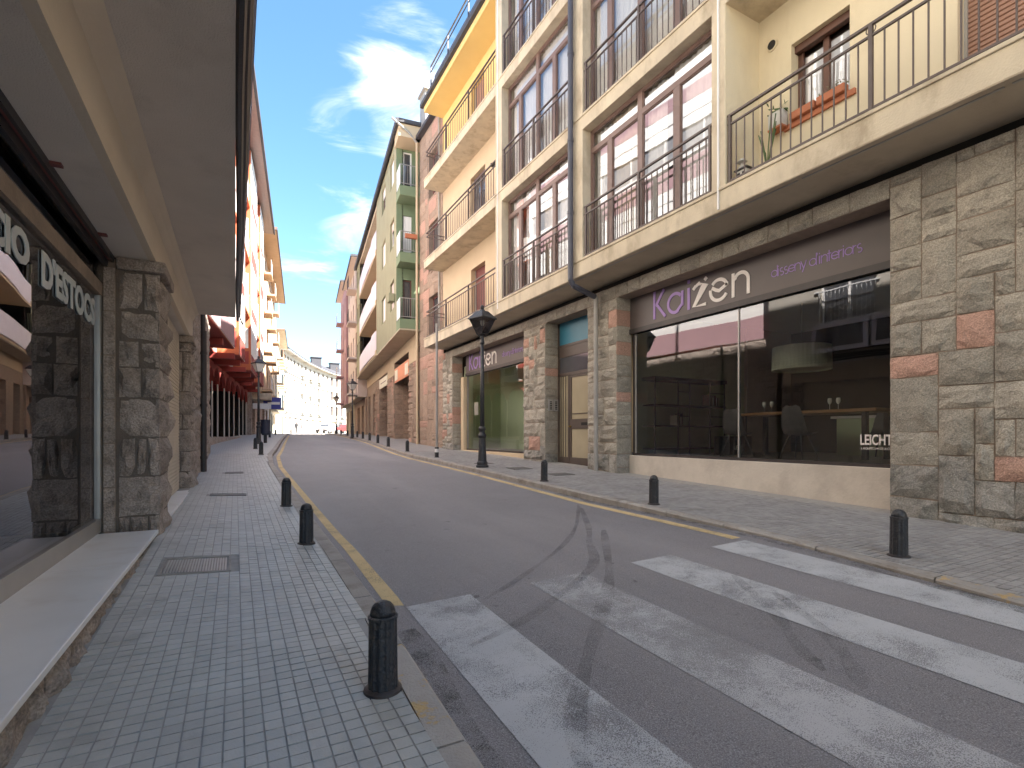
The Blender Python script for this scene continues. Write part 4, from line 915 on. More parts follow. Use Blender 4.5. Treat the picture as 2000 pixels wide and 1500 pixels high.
def on_left(txt, y0, y1, z0, z1, parent, bold=.012):
    me = fit(text_mesh(txt, .3, M_lgrey, bold, .003), y1 - y0, z1 - z0)
    inst('lettering', me, parent, Matrix(((0, 0, 1, -1.062), (1, 0, 0, y0), (0, 1, 0, z0), (0, 0, 0, 1))))
on_left("D'ESTOCS", 4.20, 5.56, .93, 1.165, o); on_left('LIQUIDACIO', 2.02, 3.98, .93, 1.165, o)
# dark shop interior
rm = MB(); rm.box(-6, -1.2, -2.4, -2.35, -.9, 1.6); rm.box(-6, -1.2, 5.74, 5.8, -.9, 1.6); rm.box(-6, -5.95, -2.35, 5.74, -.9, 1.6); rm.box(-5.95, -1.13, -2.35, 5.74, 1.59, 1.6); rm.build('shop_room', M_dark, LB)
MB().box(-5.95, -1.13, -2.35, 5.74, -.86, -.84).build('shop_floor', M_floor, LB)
# roller shutter between the pillars
o = MB(LF).box(6.46, 9.72, .80, .83, -.88, 1.6).build('shutter', M_soffl, LB)
me = MB().box(-.5, .5, -.012, 0, 0, .042).mesh('slat', M_curtb); z = -.85
while z < 1.55: inst('slat', me, o, LF @ Matrix.Translation((8.09, .80, z)) @ Matrix.Diagonal((3.2, 1, 1, 1))); z += .052
# upper facade above the overhang
ops = []
for zf in (2.9, 5.9, 8.9):
    for y in (-6.5, -3.6, -.8, 2.2, 5.2, 8.0): ops.append((y - .75, y + .75, zf + .25, zf + 2.35))
m = MB(LF); wall(m, -12, 10.3, 2.11, 12, 0, .2, ops); m.build('upper_wall', M_cwhite, LB)
MB(LF).box(10.28, 10.3, .02, 9, 2.115, 12).box(10.27, 10.3, .72, 9, 1.64, 2.11).box(-12.02, -12, .02, 9, -1.3, 12).box(-12, 10.28, 8.9, 9, -1.3, 12).build('side_wall', M_pinkl, LB)
MB(LF).box(-12, 10.5, -.42, 9, 12, 12.15).build('roof', M_roof, LB)
for (a, b, c, e) in ops:
    window(LB, LF, a, b, c, e, .14, M_pwhite, M_wint, 2, sh=random.choice((0, .35, .6)), shutter=M_pwhite)
    if c > 3: railing(LB, LF, a - .1, b + .1, c + .02, c + .95, -.04, M_whitem, [], .11, two=0)
for y0 in (2.6, 4.2, 5.8, 7.4):
    q = MB(LF).box(y0, y0 + 1.5, -.10, -.02, 2.35, 3.15).build('balcony_box', M_lilac, LB); MB(LF).box(y0 + .12, y0 + 1.38, -.108, -.10, 2.47, 3.03).build('panel', M_wint, q)
# black cables and conduit fixed along the overhang edge
p = MB()
for x, z, r in ((.028, 2.10, .026), (.058, 2.16, .022), (.065, 2.24, .018), (.03, 2.21, .024), (.075, 2.33, .014)): p.path([(x + .006 * math.sin(y * 1.3 + z * 9), y, z + .01 * math.sin(y * .9 + x * 90)) for y in frange(-6, 10.6, 14)], r, 7)
p.build('cable_bundle', M_dmetal, LB)
MB().path([(.03, .6, 2.19), (.03, 1.86, 2.19), (.035, 2.02, 2.20), (.075, 2.1, 2.26), (.085, 1.9, 2.4), (.09, 1.3, 2.5)], .012, 8).build('conduit', M_curtb, LB)
# ---------------------------------------------------------------- narrow dark building with the black downpipe
NB = empty('stone_wall', (-.9, 14, -.8), 'rough brown stone wall with a black downpipe past the left overhang', 'wall')
MB(LF).box(10.5, 17.5, .70, 1.2, -1, 3.2).build('wall_core', M_jointd, NB)
stones(NB, LF, [r for r in layout(10.5, 17.5, -.9, 3.18, .2, .2, (2, 3), (1, 2), .08)], .70, SET_L, .05, .012)
p = MB(); p.tube((-.59, 12.6, -.78), (-.59, 12.6, 2.2), .058, 12)
for z in (-.5, .6, 1.7): p.tube((-.59, 12.6, z), (-.59, 12.6, z + .06), .07, 12)
p.tube((-.60, 12.6, 2.2), (-.60, 12.6, 3.2), .045, 10); p.build('downpipe', M_dmetal, NB)
# ---------------------------------------------------------------- red and orange arcaded building
RB = empty('arcade_building', (-3, 30, -.2), 'red and orange building with projecting bays over a dark pillared arcade', 'building')
RM = lframe(.37, 26, 5.9)
boxes = [(-15.6, -3.9), (-2.3, 0), (3.1, 7.0), (9.7, 12.7)]
fl = [3.3 + 2.78 * k for k in range(5)]
m = MB(RM); gaps = [(-3.9, -2.3), (0, 3.1), (7.0, 9.7), (12.7, 15.0)]
ops = [(a + .35, b - .35, z + .35, z + 2.3) for a, b in gaps for z in fl[:4]]
wall(m, -15.6, 15.0, 3.3, 14.6, .8, .15, ops); m.build('wall', M_cwhite, RB)
for o_ in ops: window(RB, RM, *o_, .9, M_pwhite, None, 2, sh=random.choice((.4, .7, 1)), shutter=M_pwhite)
for a, b in gaps:
    for z in fl[1:4]:
        MB(RM).box(a + .02, b - .02, .05, .8, z - .15, z).build('balcony_slab', M_orange, RB)
        railing(RB, RM, a + .05, b - .05, z + .03, z + .95, .08, M_whitem, [], .14, two=0)
for a, b in boxes:
    m = MB(RM); so = [(a + .12, b - .12, z + 1.0, z + 2.35) for z in fl[:4]]
    wall(m, a, b, 3.3, 14.4, 0, .1, so); m.build('bay_front', M_pwhite, RB); m = MB(RM)  # bay fronts white: glaring sun on the street faces put into their colour
    m.quad((b, 0, 3.3), (b, .8, 3.3), (b, .8, 14.4), (b, 0, 14.4)); m.quad((a, 0, 3.3), (b, 0, 3.3), (b, .8, 3.3), (a, .8, 3.3))
    m.quad((a, 0, 14.4), (a, .8, 14.4), (b, .8, 14.4), (b, 0, 14.4)); m.quad((a, .8, 3.3), (a, 0, 3.3), (a, 0, 14.4), (a, .8, 14.4))
    q = m.build('bay', M_orange, RB)
    for i, z in enumerate(fl[:4]):
        MB(RM).box(a + .12, b - .12, -.012, 0, z + .02, z + (.5 if i % 2 else .8)).build('panel', M_red if a > -5 else M_pink, q); window(q, RM, a + .12, b - .12, z + 1.0, z + 2.35, .05, M_pwhite, M_winl, 3 if b - a > 3 else 2, sh=random.choice((.3, .5, 1, 0)), shutter=M_pwhite) if False else None
        w = window(RB, RM, a + .12, b - .12, z + 1.0, z + 2.35, .05, M_pwhite, M_winl, 7 if b - a > 6 else 3 if b - a > 3 else 2, sh=random.choice((.3, .5, 1)), shutter=M_pwhite)
        MB(RM).box(a - .012, a, .1, .55, z + .02 if i else z + .3, z + .94).build('side_panel', M_red, q)
        s_ = MB(RM).box(a - .012, a, .12, .5, z + 1.1, z + 2.1).build('side_window', M_pwhite, q)
    MB(RM).box(a + .02, b - .02, .02, .78, 3.27, 3.299).build('bay_soffit', M_red, RB)
MB(RM).box(-15.6, 15, .8, 4.2, 3.24, 3.30).build('arcade_ceiling', M_red, RB)
for s in (-12.5, -9.6, -6.4, -3.0, -1, 1.5, 4, 6.5, 9, 11.5, 14): MB(RM).box(s, s + .25, .1 if s < 8 else .4, 4, 3.02, 3.24).build('arcade_beam', M_red, RB)
MB(RM).box(-15.6, 15.1, -.55, 8, 14.6, 14.75).build('roof', M_roof, RB); MB(RM).box(-15.6, 15.1, -.62, -.55, 14.55, 14.72).build('roof_gutter', M_roof, RB); MB(RM).box(-15.6, 15.05, -.5, .8, 14.58, 14.6).build('eave_soffit', M_frame, RB)
MB(RM).box(14.9, 15.0, .85, 8, 3.3, 14.6).build('side_wall', M_orange, RB); MB(RM).box(14.9, 15.0, 1.3, 8, -.3, 3.3).build('arcade_end_wall', M_dark, RB); MB(RM).box(-15.6, -15.5, .85, 8, 3.3, 14.6).build('side_wall', M_orange, RB)  # arcade end wall: the dark of the arcade is put into its colour
cols = [-4.4, -2.3, -1.0, .6, 2.75, 4.6, 6.7, 9.4, 11.6, 14.0]
for s in cols: MB(RM).tube((s, 1.15, -.1), (s, 1.15, 2.3), .035, 10).build('column', M_steel, RB)
MB(RM).box(-7.9, 15, .80, 4.2, -1.2, -.1).build('plinth', M_stonel, RB); MB(RM).box(-15.6, 14.9, 3.6, 3.7, -1.2, 3.24).build('arcade_rear_wall', pmat('arcade_glass', (.012, .012, .03), (.03, .012, .018), .8, .2), RB)
for a, b in zip(cols, cols[1:]):     # arched spandrels
    m = MB(RM); n = 10; r = (b - a) / 2 - .03; c = (a + b) / 2; h = min(.75, r)
    vs = []
    for dd in (1.08, 1.22):
        for i in range(n + 1): t = math.pi * (1 - i / n); vs += [(c + (r + .03) * math.cos(t), dd, 2.2 + h * math.sin(t)), (c + (r + .03) * math.cos(t), dd, 3.1)]
    k = 2 * (n + 1); fs = []
    for i in range(n): fs += [(2 * i, 2 * i + 2, 2 * i + 3, 2 * i + 1), (k + 2 * i, k + 2 * i + 1, k + 2 * i + 3, k + 2 * i + 2), (2 * i, k + 2 * i, k + 2 * i + 2, 2 * i + 2)]
    m.add(vs, fs); m.build('arch', M_red, RB)
hr = empty('handrail', (-.8, 17, -.55), 'white tubular handrail beside the arcade steps', 'handrail')
m = MB()
for y in (17.2, 18.6): MB().tube((-.72, y, -.60), (-.72, y, -.1), .03, 8).build('post', M_whitem, hr)
MB().path([(-1.2, 19.8, .75), (-.95, 21.5, .62), (-.9, 23.5, .5)], .025, 6).build('rail', M_whitem, hr); MB().path([(-1.2, 19.8, .35), (-.95, 21.5, .2), (-.9, 23.5, .1)], .025, 6).build('rail', M_whitem, hr)
# ---------------------------------------------------------------- generic further building
def faraway(name, label, M, s0, s1, zb, zt, mat, floors, wins, d0=0, gd=.6, gmat=None, eave=.5, emat=None, balc=(), wcol=None, depth=8, rmat=None, shut=None, ground=(), bmat=None, anchor=None, h=1.5, open_low=.7, sof=None):
    t = empty(name, (M @ Vector(((s0 + s1) / 2, d0 + 1, zb))), label, 'building')
    ops = [(a, b, z + (open_low if k not in balc else .02), z + open_low + h) for z in floors for k, (a, b) in enumerate(wins)]
    m = MB(M); wall(m, s0, s1, floors[0] - .3, zt, d0, .16, ops); m.build('wall', mat, t)
    m = MB(M); m.quad((s0, d0, floors[0] - .3), (s0, depth, floors[0] - .3), (s0, depth, zt), (s0, d0, zt)); m.quad((s1, depth, floors[0] - .3), (s1, d0, floors[0] - .3), (s1, d0, zt), (s1, depth, zt)); m.build('side_wall', mat, t)
    for o_ in ops: window(t, M, *o_, d0 + .1, M_frame if wcol is None else wcol, None, 2 if o_[1] - o_[0] > .8 else 1, sh=random.choice((0, .4, 1)) if shut else 0, shutter=shut, fw=.07)
    MB(M).box(s0, s1, d0 + .01, depth, floors[0] - .32, floors[0] - .28).build('overhang_soffit', sof or M_soff, t)
    gops = [(a, b, zb - .5, c) for a, b, c in ground]
    m = MB(M); wall(m, s0, s1, zb - .8, floors[0] - .3, d0 + gd, .5, gops); m.box(s0, s0 + .02, d0 + gd + .001, depth, zb - .8, floors[0] - .3); m.build('ground_floor_wall', gmat or mat, t)
    for a, b, c in ground: MB(M).box(a, b, d0 + gd + .5, d0 + gd + .55, zb - .8, c).build('shop_opening', random.choice([M_dark, M_dmetal, M_wood, M_wint]), t)
    MB(M).box(s0 - .1, s1 + .1, d0 - eave, depth, zt, zt + .16).build('roof', rmat or M_roof, t); MB(M).box(s0 - .1, s1 + .1, d0 - eave - .06, d0 - eave, zt - .02, zt + .12).build('roof_gutter', M_roof, t)
    if emat: MB(M).box(s0, s1, d0 - eave + .02, d0, zt - .02, zt).build('eave_soffit', emat, t)
    for z in floors:
        for k in balc:
            a, b = wins[k]; a -= .5; b += .5
            MB(M).box(a, b, d0 - .7, d0, z - .14, z).build('balcony_slab', mat, t); railing(t, M, a + .03, b - .03, z + .03, z + .95, d0 - .66, bmat or M_whitem, [], .16, two=0)
    return t
OB = faraway('ochre_building', 'ochre building with old tiled eaves and projecting balconies beyond the red arcade', RM, 15.3, 38, 0, 15, M_ochre, [3.4, 6.3, 9.2, 12.1], [(16.6, 17.6), (19.8, 20.8), (23, 24), (26.5, 27.5), (30, 31), (34, 35)], d0=.35, balc=(0, 2, 4), eave=1.05, emat=M_ochre, gmat=M_stonel, ground=[(16, 18.5, 2.6), (20.5, 24, 2.6), (27, 30, 2.6), (32, 35, 2.6)], rmat=M_rtile, wcol=M_wood, shut=M_pwhite)
m = MB(RM)
s = 15.3
while s < 38: m.box(s, s + .17, -.76, .4, 15.16 + random.uniform(0, .02), 15.24); s += .2
m.build('roof_tile_edge', M_rtile, OB, kind='stuff')
MB(RM).box(15.6, 18.4, -.3, .95, 2.62, 3.08).build('canopy', M_conc, OB)
TB = faraway('tan_building', 'tan building with low eaves left of the white curved block', RM, 38.2, 52, .1, 12, M_conc, [3.2, 6.1, 9.0], [(39.5, 40.5), (42.5, 43.5), (45.5, 46.5), (49, 50)], d0=.2, balc=(0, 1, 2, 3), eave=.9, emat=M_conc, ground=[(39, 42, 2.5), (43, 46, 2.5), (47, 50, 2.5)], rmat=M_rtile, bmat=M_shut, shut=M_shut)
t = empty('street_sign', (2.9, 42.5, 2.2), 'dark blue hanging shop sign with a white band on the left side', 'sign')
MB(RM).box(17.4, 17.5, -.95, .3, 2.0, 2.9).build('panel', M_bsign, t); MB(RM).box(17.35, 17.4, -.85, .0, 2.35, 2.55).build('white_band', M_pwhite, t); MB(RM).box(17.42, 17.47, .3, .95, 2.8, 2.86).build('bracket', M_dmetal, t)
t = empty('name_sign', (2.2, 40.9, 2.2), 'white rectangular sign on the pale stone pier beside the blue sign', 'sign'); MB(RM).box(15.15, 15.25, -.35, .85, 1.9, 2.3).build('panel', M_pwhite, t); MB(RM).box(15.25, 15.35, .4, .9, 2.08, 2.14).build('bracket', M_dmetal, t)
# white curved apartment block closing the street
WBk = empty('curved_block', (12, 96, .3), 'long cream white curved apartment block closing the view in full sun', 'building')
pts = [(5.9, 78.5), (7.6, 84), (9.9, 91), (12.9, 98.5), (16.2, 105.5), (20, 111), (25, 114.5), (31, 116)]
for i, ((xa, ya), (xb, yb)) in enumerate(zip(pts, pts[1:])):
    ang = math.degrees(math.atan2(xb - xa, yb - ya)); M = lframe(xa, ya, ang); Ls = math.hypot(xb - xa, yb - ya)
    wn_ = [(s + .0, s + .95) for s in [Ls * (k + .5) / 3 - .45 for k in range(3)]]
    ops = [(a - .1, b + .1, z + .3, z + 2.1) for z in (3.6, 6.5, 9.4) for a, b in wn_]; gops = [(Ls * .12, Ls * .42, -.5, 2.7), (Ls * .58, Ls * .9, -.5, 2.7)]
    m = MB(M); wall(m, 0, Ls, -.5, 12.0, 0, .25, ops + gops); m.build('wall', M_cwhite, WBk)
    m = MB(M)
    for z in (3.3, 9.15): m.box(0, Ls, -.14, 0, z, z + .16)
    m.build('string_course', M_cwhite, WBk)
    for o_ in ops: window(WBk, M, *o_, .22, M_frame, M_wint, 2, fw=.07)
    for a, b, c, e in gops: MB(M).box(a, b, .25, .3, -.5, 2.7).build('shop_opening', random.choice([M_winl, M_curtb, M_wint, M_soff]), WBk)
    for k, (a, b) in enumerate(wn_):
        for z in (3.6, 6.5, 9.4):
            if (k + i + int(z)) % 3 == 0: MB(M).box(a - .4, b + .4, -.7, -.141 if z < 3.7 else -.0, z + .17, z + .27).build('balcony_slab', M_cwhite, WBk); railing(WBk, M, a - .38, b + .38, z + .3, z + 1.15, -.66, M_whitem, [], .2, two=0)
    MB(M).box(-.3, Ls + .3, -.8, 5, 12.0, 12.14).build('eave', M_cwhite, WBk)
    r = MB(M); r.add([(-.3, -.85, 12.15), (Ls + .3, -.85, 12.15), (Ls + .3, 5, 14.6), (-.3, 5, 14.6), (-.3, -.85, 12.3), (Ls + .3, -.85, 12.3), (Ls + .3, 5, 14.75), (-.3, 5, 14.75)], [(0, 1, 2, 3), (4, 5, 6, 7), (0, 1, 5, 4)]); r.build('roof', M_roof, WBk)
for x, y in ((13.8, 106), (18.3, 112.8), (22.6, 116)): MB().box(x - .9, x + .9, y - .9, y + .9, 12.6, 15.0).build('chimney', M_roof, WBk); MB().box(x - 1.05, x + 1.05, y - 1.05, y + 1.05, 15.0, 15.15).build('chimney_cap', M_roof, WBk)
# ---------------------------------------------------------------- narrow rust coloured stone building beside the balconies
SB = empty('stone_building', (8, 20, -.5), 'narrow rust coloured stone building between the cream balconies and the green block', 'building')
ops = [(18.95, 20.2, 3.75, 5.65), (18.95, 20.2, 6.7, 8.6), (18.95, 20.2, 9.7, 11.5)]
m = MB(RF); wall(m, 18.5, 21.45, -1, 12.7, 7.02, .3, ops); m.build('wall_core', M_joint, SB)
SET_R = stone_set(M_stoner, 5); SET_RP = stone_set(M_stonep, 2)
rs = layout(18.52, 21.42, -.75, 12.6, .26, .27, (2, 3), (1, 2), .05)
def cutout(r): return not any(r[0] < o_[1] and r[1] > o_[0] and r[2] < o_[3] and r[3] > o_[2] for o_ in ops)
def clip(rs, ops):
    out = []
    for (a, b, c, e) in rs:
        parts = [(a, b, c, e)]
        for o_ in ops:
            new = []
            for (p, q, r, s) in parts:
                if p >= o_[1] or q <= o_[0] or r >= o_[3] or s <= o_[2]: new.append((p, q, r, s)); continue
                if p < o_[0]: new.append((p, o_[0], r, s))
                if q > o_[1]: new.append((o_[1], q, r, s))
                if r < o_[2]: new.append((max(p, o_[0]), min(q, o_[1]), r, o_[2]))
                if s > o_[3]: new.append((max(p, o_[0]), min(q, o_[1]), o_[3], s))
            parts = new
        out += [x for x in parts if x[1] - x[0] > .06 and x[3] - x[2] > .06]
    return out
stones(SB, RF, clip(rs, ops), 7.02, SET_R, .035, .012, lambda a, b, c, e: SET_RP if random.random() < .2 else SET_R)
for o_ in ops: window(SB, RF, *o_, 7.2, M_maroon, M_wint, 2)
MB(RF).box(18.5, 21.5, 6.8, 15, 12.7, 12.85).build('roof', M_roof, SB); MB(RF).box(18.5, 21.5, 14.9, 15, -1, 12.7).build('rear_wall', M_joint, SB)
c = MB(RF).box(20.6, 21.3, 7.0, 7.6, 12.85, 14.5).build('chimney', M_pipeg, SB); MB(RF).box(20.5, 21.4, 6.92, 7.68, 14.5, 14.58).build('chimney_cap', M_pipeg, c)
# ---------------------------------------------------------------- green building
GB = empty('green_building', (9, 30, -.4), 'olive green building with corner balconies over stone shop piers', 'building')
GM = rframe(6.15, 21.45, 6.6); gz = [4.56, 7.41, 10.26]
sw = [(a, b, z + 1.25, z + 2.55) for z in gz for a, b in ((1.55, 2.75), (4.3, 5.7), (18.2, 19.0), (19.4, 20.2))]
m = MB(GM); wall(m, .9, 7.84, 4.56, 13.2, 0, .2, sw); wall(m, 17.9, 20.5, 4.56, 13.3, 0, .2, sw); m.build('street_wall', M_olive, GB)
for w_ in sw:
    window(GB, GM, *w_, .12, random.choice([M_wood, M_pwhite]), None, 2, sh=random.choice((0, .3, 1)), shutter=random.choice([M_pwhite, M_pinkl]), sill=.04)
dops = [(.30, .68, z + .5, z + 2.35) for z in gz]
SM = Matrix.Translation((6.15, 21.45, 0)) @ Matrix.Rotation(R(-6.6), 4, 'Z') @ Matrix.Translation((0, .9, 0))
m = MB(SM); wall(m, 0, 1.6, 4.56, 12.7, 0, .12, dops); m.build('corner_wall', M_green, GB)
for k, o_ in enumerate(dops): window(GB, SM, *o_, .06, (M_wood, M_pwhite, M_pwhite)[k], M_wint, 1, sh=(0, 1, 0)[k], shutter=M_curt, fw=.06, slats=True)
for k, z in enumerate(gz):
    MB(GM).box(0, .9, 0, 1.6, z, z + .42).build('balcony_slab', M_green, GB, bevel=.01)
    MB(SM).box(.02, .82, -.88, -.86, z + 1.3, z + 1.33).box(.02, .82, -.88, -.86, z + .50, z + .53).build('rail', M_pipeg, GB)
    q = MB(SM)
    for i in range(9): q.box(.05 + i * .09, .062 + i * .09, -.876, -.864, z + .5, z + 1.3)
    q.build('balusters', M_pipeg, GB, kind='stuff')
    MB(GM).box(.04, .88, .01, .03, z + .47, z + 1.33).build('balcony_panel', M_whitem, GB)
MB(GM).box(0, 20.5, 0, 1.6, 4.50, 4.559).build('overhang_soffit', M_soff, GB)
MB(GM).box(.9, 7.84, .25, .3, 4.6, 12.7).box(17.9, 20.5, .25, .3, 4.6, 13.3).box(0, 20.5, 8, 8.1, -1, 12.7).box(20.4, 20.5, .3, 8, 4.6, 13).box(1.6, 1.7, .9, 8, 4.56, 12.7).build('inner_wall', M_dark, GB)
t = empty('balcony_planter', (6.7, 21.5, 8.4), 'orange planter box on the middle corner balcony of the green building', 'planter')
MB(SM).box(.22, .72, -1.02, -.885, 8.42, 8.60).build('trough', M_terra, t)
MB(GM).box(1.2, 1.75, -.28, -.02, 6.0, 6.35).build('air_conditioner', M_olive, GB, bevel=.02)
# loggia with curved parapets
MB(GM).box(7.84, 17.9, 1.5, 1.6, 4.56, 13).build('loggia_rear_wall', M_ochre, GB); MB(GM).box(7.84, 7.9, 0, 1.5, 4.56, 12.7).build('loggia_side_wall', M_peach, GB)
for z in gz:
    MB(GM).box(7.84, 17.9, -.05, 1.5, z - .01, z + .28).build('loggia_slab', M_peach, GB)
    q = MB(GM); n = 24; vs = []
    for i in range(n + 1):
        s = 7.84 + 10.06 * i / n; bow = .10 * math.sin(math.pi * i / n) ** .6 if 0 < i < n else 0; top = z + 1.2 + (.18 if i < 5 else 0)
        vs += [(s, -.02 - bow, z + .1), (s, -.02 - bow, top), (s, .08 - bow, top), (s, .08 - bow, z + .1)]
    q.add(vs, [(4 * i + j, 4 * i + 4 + j, 4 * i + 4 + (j + 1) % 4, 4 * i + (j + 1) % 4) for i in range(n) for j in range(4)]); q.build('curved_parapet', M_lilac, GB)
    for s in (9.5, 13, 16): MB(GM).box(s, s + .9, 1.44, 1.49, z + .3, z + 2.3).build('loggia_door', M_wood, GB)
MB(GM).box(-.2, 12, -.10, 8, 13.25, 13.4).box(12, 20.6, -.10, 8, 13.15, 13.3).build('roof', M_roof, GB); MB(GM).box(-.25, 20.6, -.20, -.10, 13.12, 13.36).build('roof_gutter', M_roof, GB)
MB(GM).box(-.1, 1.0, -.06, 1.6, 12.70, 13.24).build('eave_soffit', M_peach, GB); MB(GM).box(7.84, 20.5, 0.02, 1.6, 12.9, 13.14).build('eave_soffit', M_soff, GB)
MB().path([(5.75, 21.25, 13.3), (6.5, 21.3, 12.9), (6.86, 21.35, 12.6)], .05, 8).build('gutter_pipe', M_pipeg, GB)
MB().tube((6.88, 21.36, 12.6), (6.88, 21.36, 4.3), .055, 10).tube((6.88, 21.36, 4.3), (6.9, 21.36, -.45), .05, 10).build('downpipe', M_peach, GB)
MB(GM).box(1.6, 1.61, 0, 0.01, 4, 4.01) if False else None
# stone piers of the ground floor
GG = rframe(6.98, 21.45, 6.6)
gop = [(2.15, 6.5, -1.2, 3.95), (9.1, 12.9, -1.2, 3.75), (15.2, 16.6, -1.2, 3.0), (18.2, 19.6, -1.2, 3.0)]
m = MB(GG); wall(m, 0, 20.5, -1.2, 4.5, 0, .9, gop); m.build('pier_core', M_joint, GB)
rs = clip(layout(.0, 15.2, -.65, 3.3, .2, .26, (2, 3), (1, 1), .06), gop); stones(GB, GG, rs, 0, SET_R, .07, .014, lambda a, b, c, e: SET_RP if random.random() < .12 else SET_R)
MB(GG).box(0, 2.15, -.03, 0, 3.32, 4.49).box(2.15, 9.1, -.03, 0, 3.96, 4.49).box(6.5, 9.1, -.028, 0, 3.32, 3.96).box(9.1, 20.5, -.03, 0, 3.78, 4.49).build('fascia_render', M_peach, GB)
for s in (6.5, 12.9, 16.6):
    MM = Matrix.Translation(GG @ Vector((s, 0, 0))) @ Matrix.Rotation(R(-6.6), 4, 'Z')
    stones(GB, MM, layout(.02, .9, -.5, 3.9 if s < 7 else 3.6, .22, .27, (2, 2), (1, 1), 0), 0, SET_R, .035, .014)
for k, (a, b, c, e) in enumerate(gop):
    MB(GG).box(a, b, .9, .95, c, e).build('shopfront', M_dark, GB)
    MB(GG).box(b - 1.0, b - .1, .82, .89, c, 2.0).build('door', (M_shut, M_wood, M_wood, M_shut)[k], GB)
t = empty('orange_shop_sign', (7.3, 25.7, 3.3), 'orange and cream sign board over the nearest stone shop opening', 'sign'); MB(GG).box(2.2, 6.45, -.02, .04, 2.85, 3.62).build('panel', M_signo, t); MB(GG).box(5.4, 6.3, -.035, -.021, 2.95, 3.5).build('cream_mark', M_signc, t); MB(GG).box(2.4, 3.2, -.035, -.021, 2.95, 3.5).build('cream_mark', M_signc, t)
for k in range(5): MB(GG).box(3.45 + k * .36, 3.68 + k * .36, -.034, -.021, 3.05, 3.05 + random.choice((.28, .36, .4))).build('letter_block', M_red, t) if False else None
t = empty('cream_shop_sign', (7.9, 32, 3.2), 'cream sign board over the second stone shop opening', 'sign'); MB(GG).box(9.0, 12.6, -.06, .0, 3.02, 3.62).build('panel', M_signc, t); MB(GG).box(9.5, 11.9, -.066, -.06, 3.28, 3.34).build('brown_line', M_frame, t)
# ---------------------------------------------------------------- last houses on the right
faraway('pale_pink_house', 'pale pink house with red shutters and a grey balcony past the green block', GM, 20.7, 31, .1, 14.3, M_pinkl, [3.4, 6.3, 9.2, 11.9], [(21.6, 22.7), (24.3, 25.3), (26.8, 27.8), (29.2, 30.2)], d0=.1, balc=(0,), eave=.5, gmat=M_stoner, ground=[(22, 24, 2.5), (25.5, 28, 2.5)], shut=M_maroon, bmat=M_rail, wcol=M_maroon, emat=M_pinkl)
faraway('dusty_pink_house', 'tall dusty pink house, farthest on the right side', GM, 31.2, 40, .2, 15.2, M_pink, [3.4, 6.2, 9.0, 11.8], [(32.2, 33.2), (35, 36), (37.8, 38.8)], d0=-.1, balc=(1,), eave=.5, gmat=M_soff, ground=[(32, 34, 2.5), (36, 38.5, 2.5)], shut=M_pinkl, emat=M_pinkl)
# ---------------------------------------------------------------- bollards
def mkbollard(x, y, z, label, group):
    t = empty('bollard', (x, y, z), label, 'bollard', group)
    s = MB(Matrix.Translation((x, y, z))); n = 24; prof = [(.062, .0), (.062, .30), (.058, .305)]
    vs = []
    for r, zz in [(.0635, 0), (.060, .31)]:
        for i in range(n * 2): a = 2 * math.pi * i / (n * 2); rr = r - (.0035 if (i // 2) % 2 and zz >= 0 else 0); vs.append((rr * math.cos(a), rr * math.sin(a), zz))
    s.add(vs, [(i, (i + 1) % (2 * n), 2 * n + (i + 1) % (2 * n), 2 * n + i) for i in range(2 * n)]); s.build('shaft', M_black, t)
    MB().lathe(x, y, [(.055, z + .309), (.063, z + .311), (.064, z + .322), (.056, z + .326)], 28).build('collar', M_black, t, smooth=False)
    MB().lathe(x, y, [(.055, z + .324), (.053, z + .342), (.046, z + .362), (.034, z + .376), (.018, z + .384), (.003, z + .387)], 28).build('dome', M_black, t, smooth=True)
    MB().lathe(x, y, [(.082, z - .004), (.080, z + .010), (.068, z + .016), (.0635, z + .018)], 28).build('foot_ring', M_dmetal, t)
    return t
B0 = mkbollard(.56, 2.21, G(.56, 2.21) + .004, 'black iron bollard nearest the camera, beside the start of the crosswalk', 'bollards along the left kerb')
left = [(.595, 5.23, 'black bollard second from the camera on the left kerb'), (.605, 7.56, 'black bollard third from the camera on the left kerb'), (.66, 16.7, 'black bollard on the left kerb in front of the street lamp'), (.60, 19.6, 'black bollard on the left kerb right beside the street lamp foot'),
        (1.75, 33.0, 'small dark bollard on the left side beyond the litter bin'), (2.65, 42.5, 'small dark bollard farther along the left side by the blue sign')]
right = [(4.79, 2.19, 'black bollard on the right kerb in front of the rough stone wall'), (4.86, 5.06, 'black bollard on the right kerb before the plaster sill of the large shop window'), (4.88, 7.82, 'black bollard on the right kerb facing the bronze entrance door'),
         (5.20, 17.2, 'first black bollard past the striped pole on the right kerb'), (5.28, 20.0, 'second black bollard past the striped pole on the right kerb'), (5.55, 22.8, 'third black bollard past the striped pole on the right kerb'), (5.83, 25.6, 'fourth black bollard past the striped pole on the right kerb'),
         (6.15, 28.6, 'fifth black bollard past the striped pole on the right kerb'), (6.5, 31.8, 'sixth black bollard past the striped pole, beside the far lamp'), (7.0, 37.5, 'far dark bollard on the right kerb before the pale pink house'), (7.6, 43.5, 'farthest dark bollard on the right kerb')]
for i, (x, y, l) in enumerate(left + right):
    c = copy_tree(B0); c.location = (x, y, G(x, y) + .004); c.rotation_euler = (random.uniform(-.012, .012), random.uniform(-.012, .012), random.uniform(0, 6)); c['label'] = l; c['group'] = 'bollards along the left kerb' if i < len(left) else 'bollards along the right kerb'
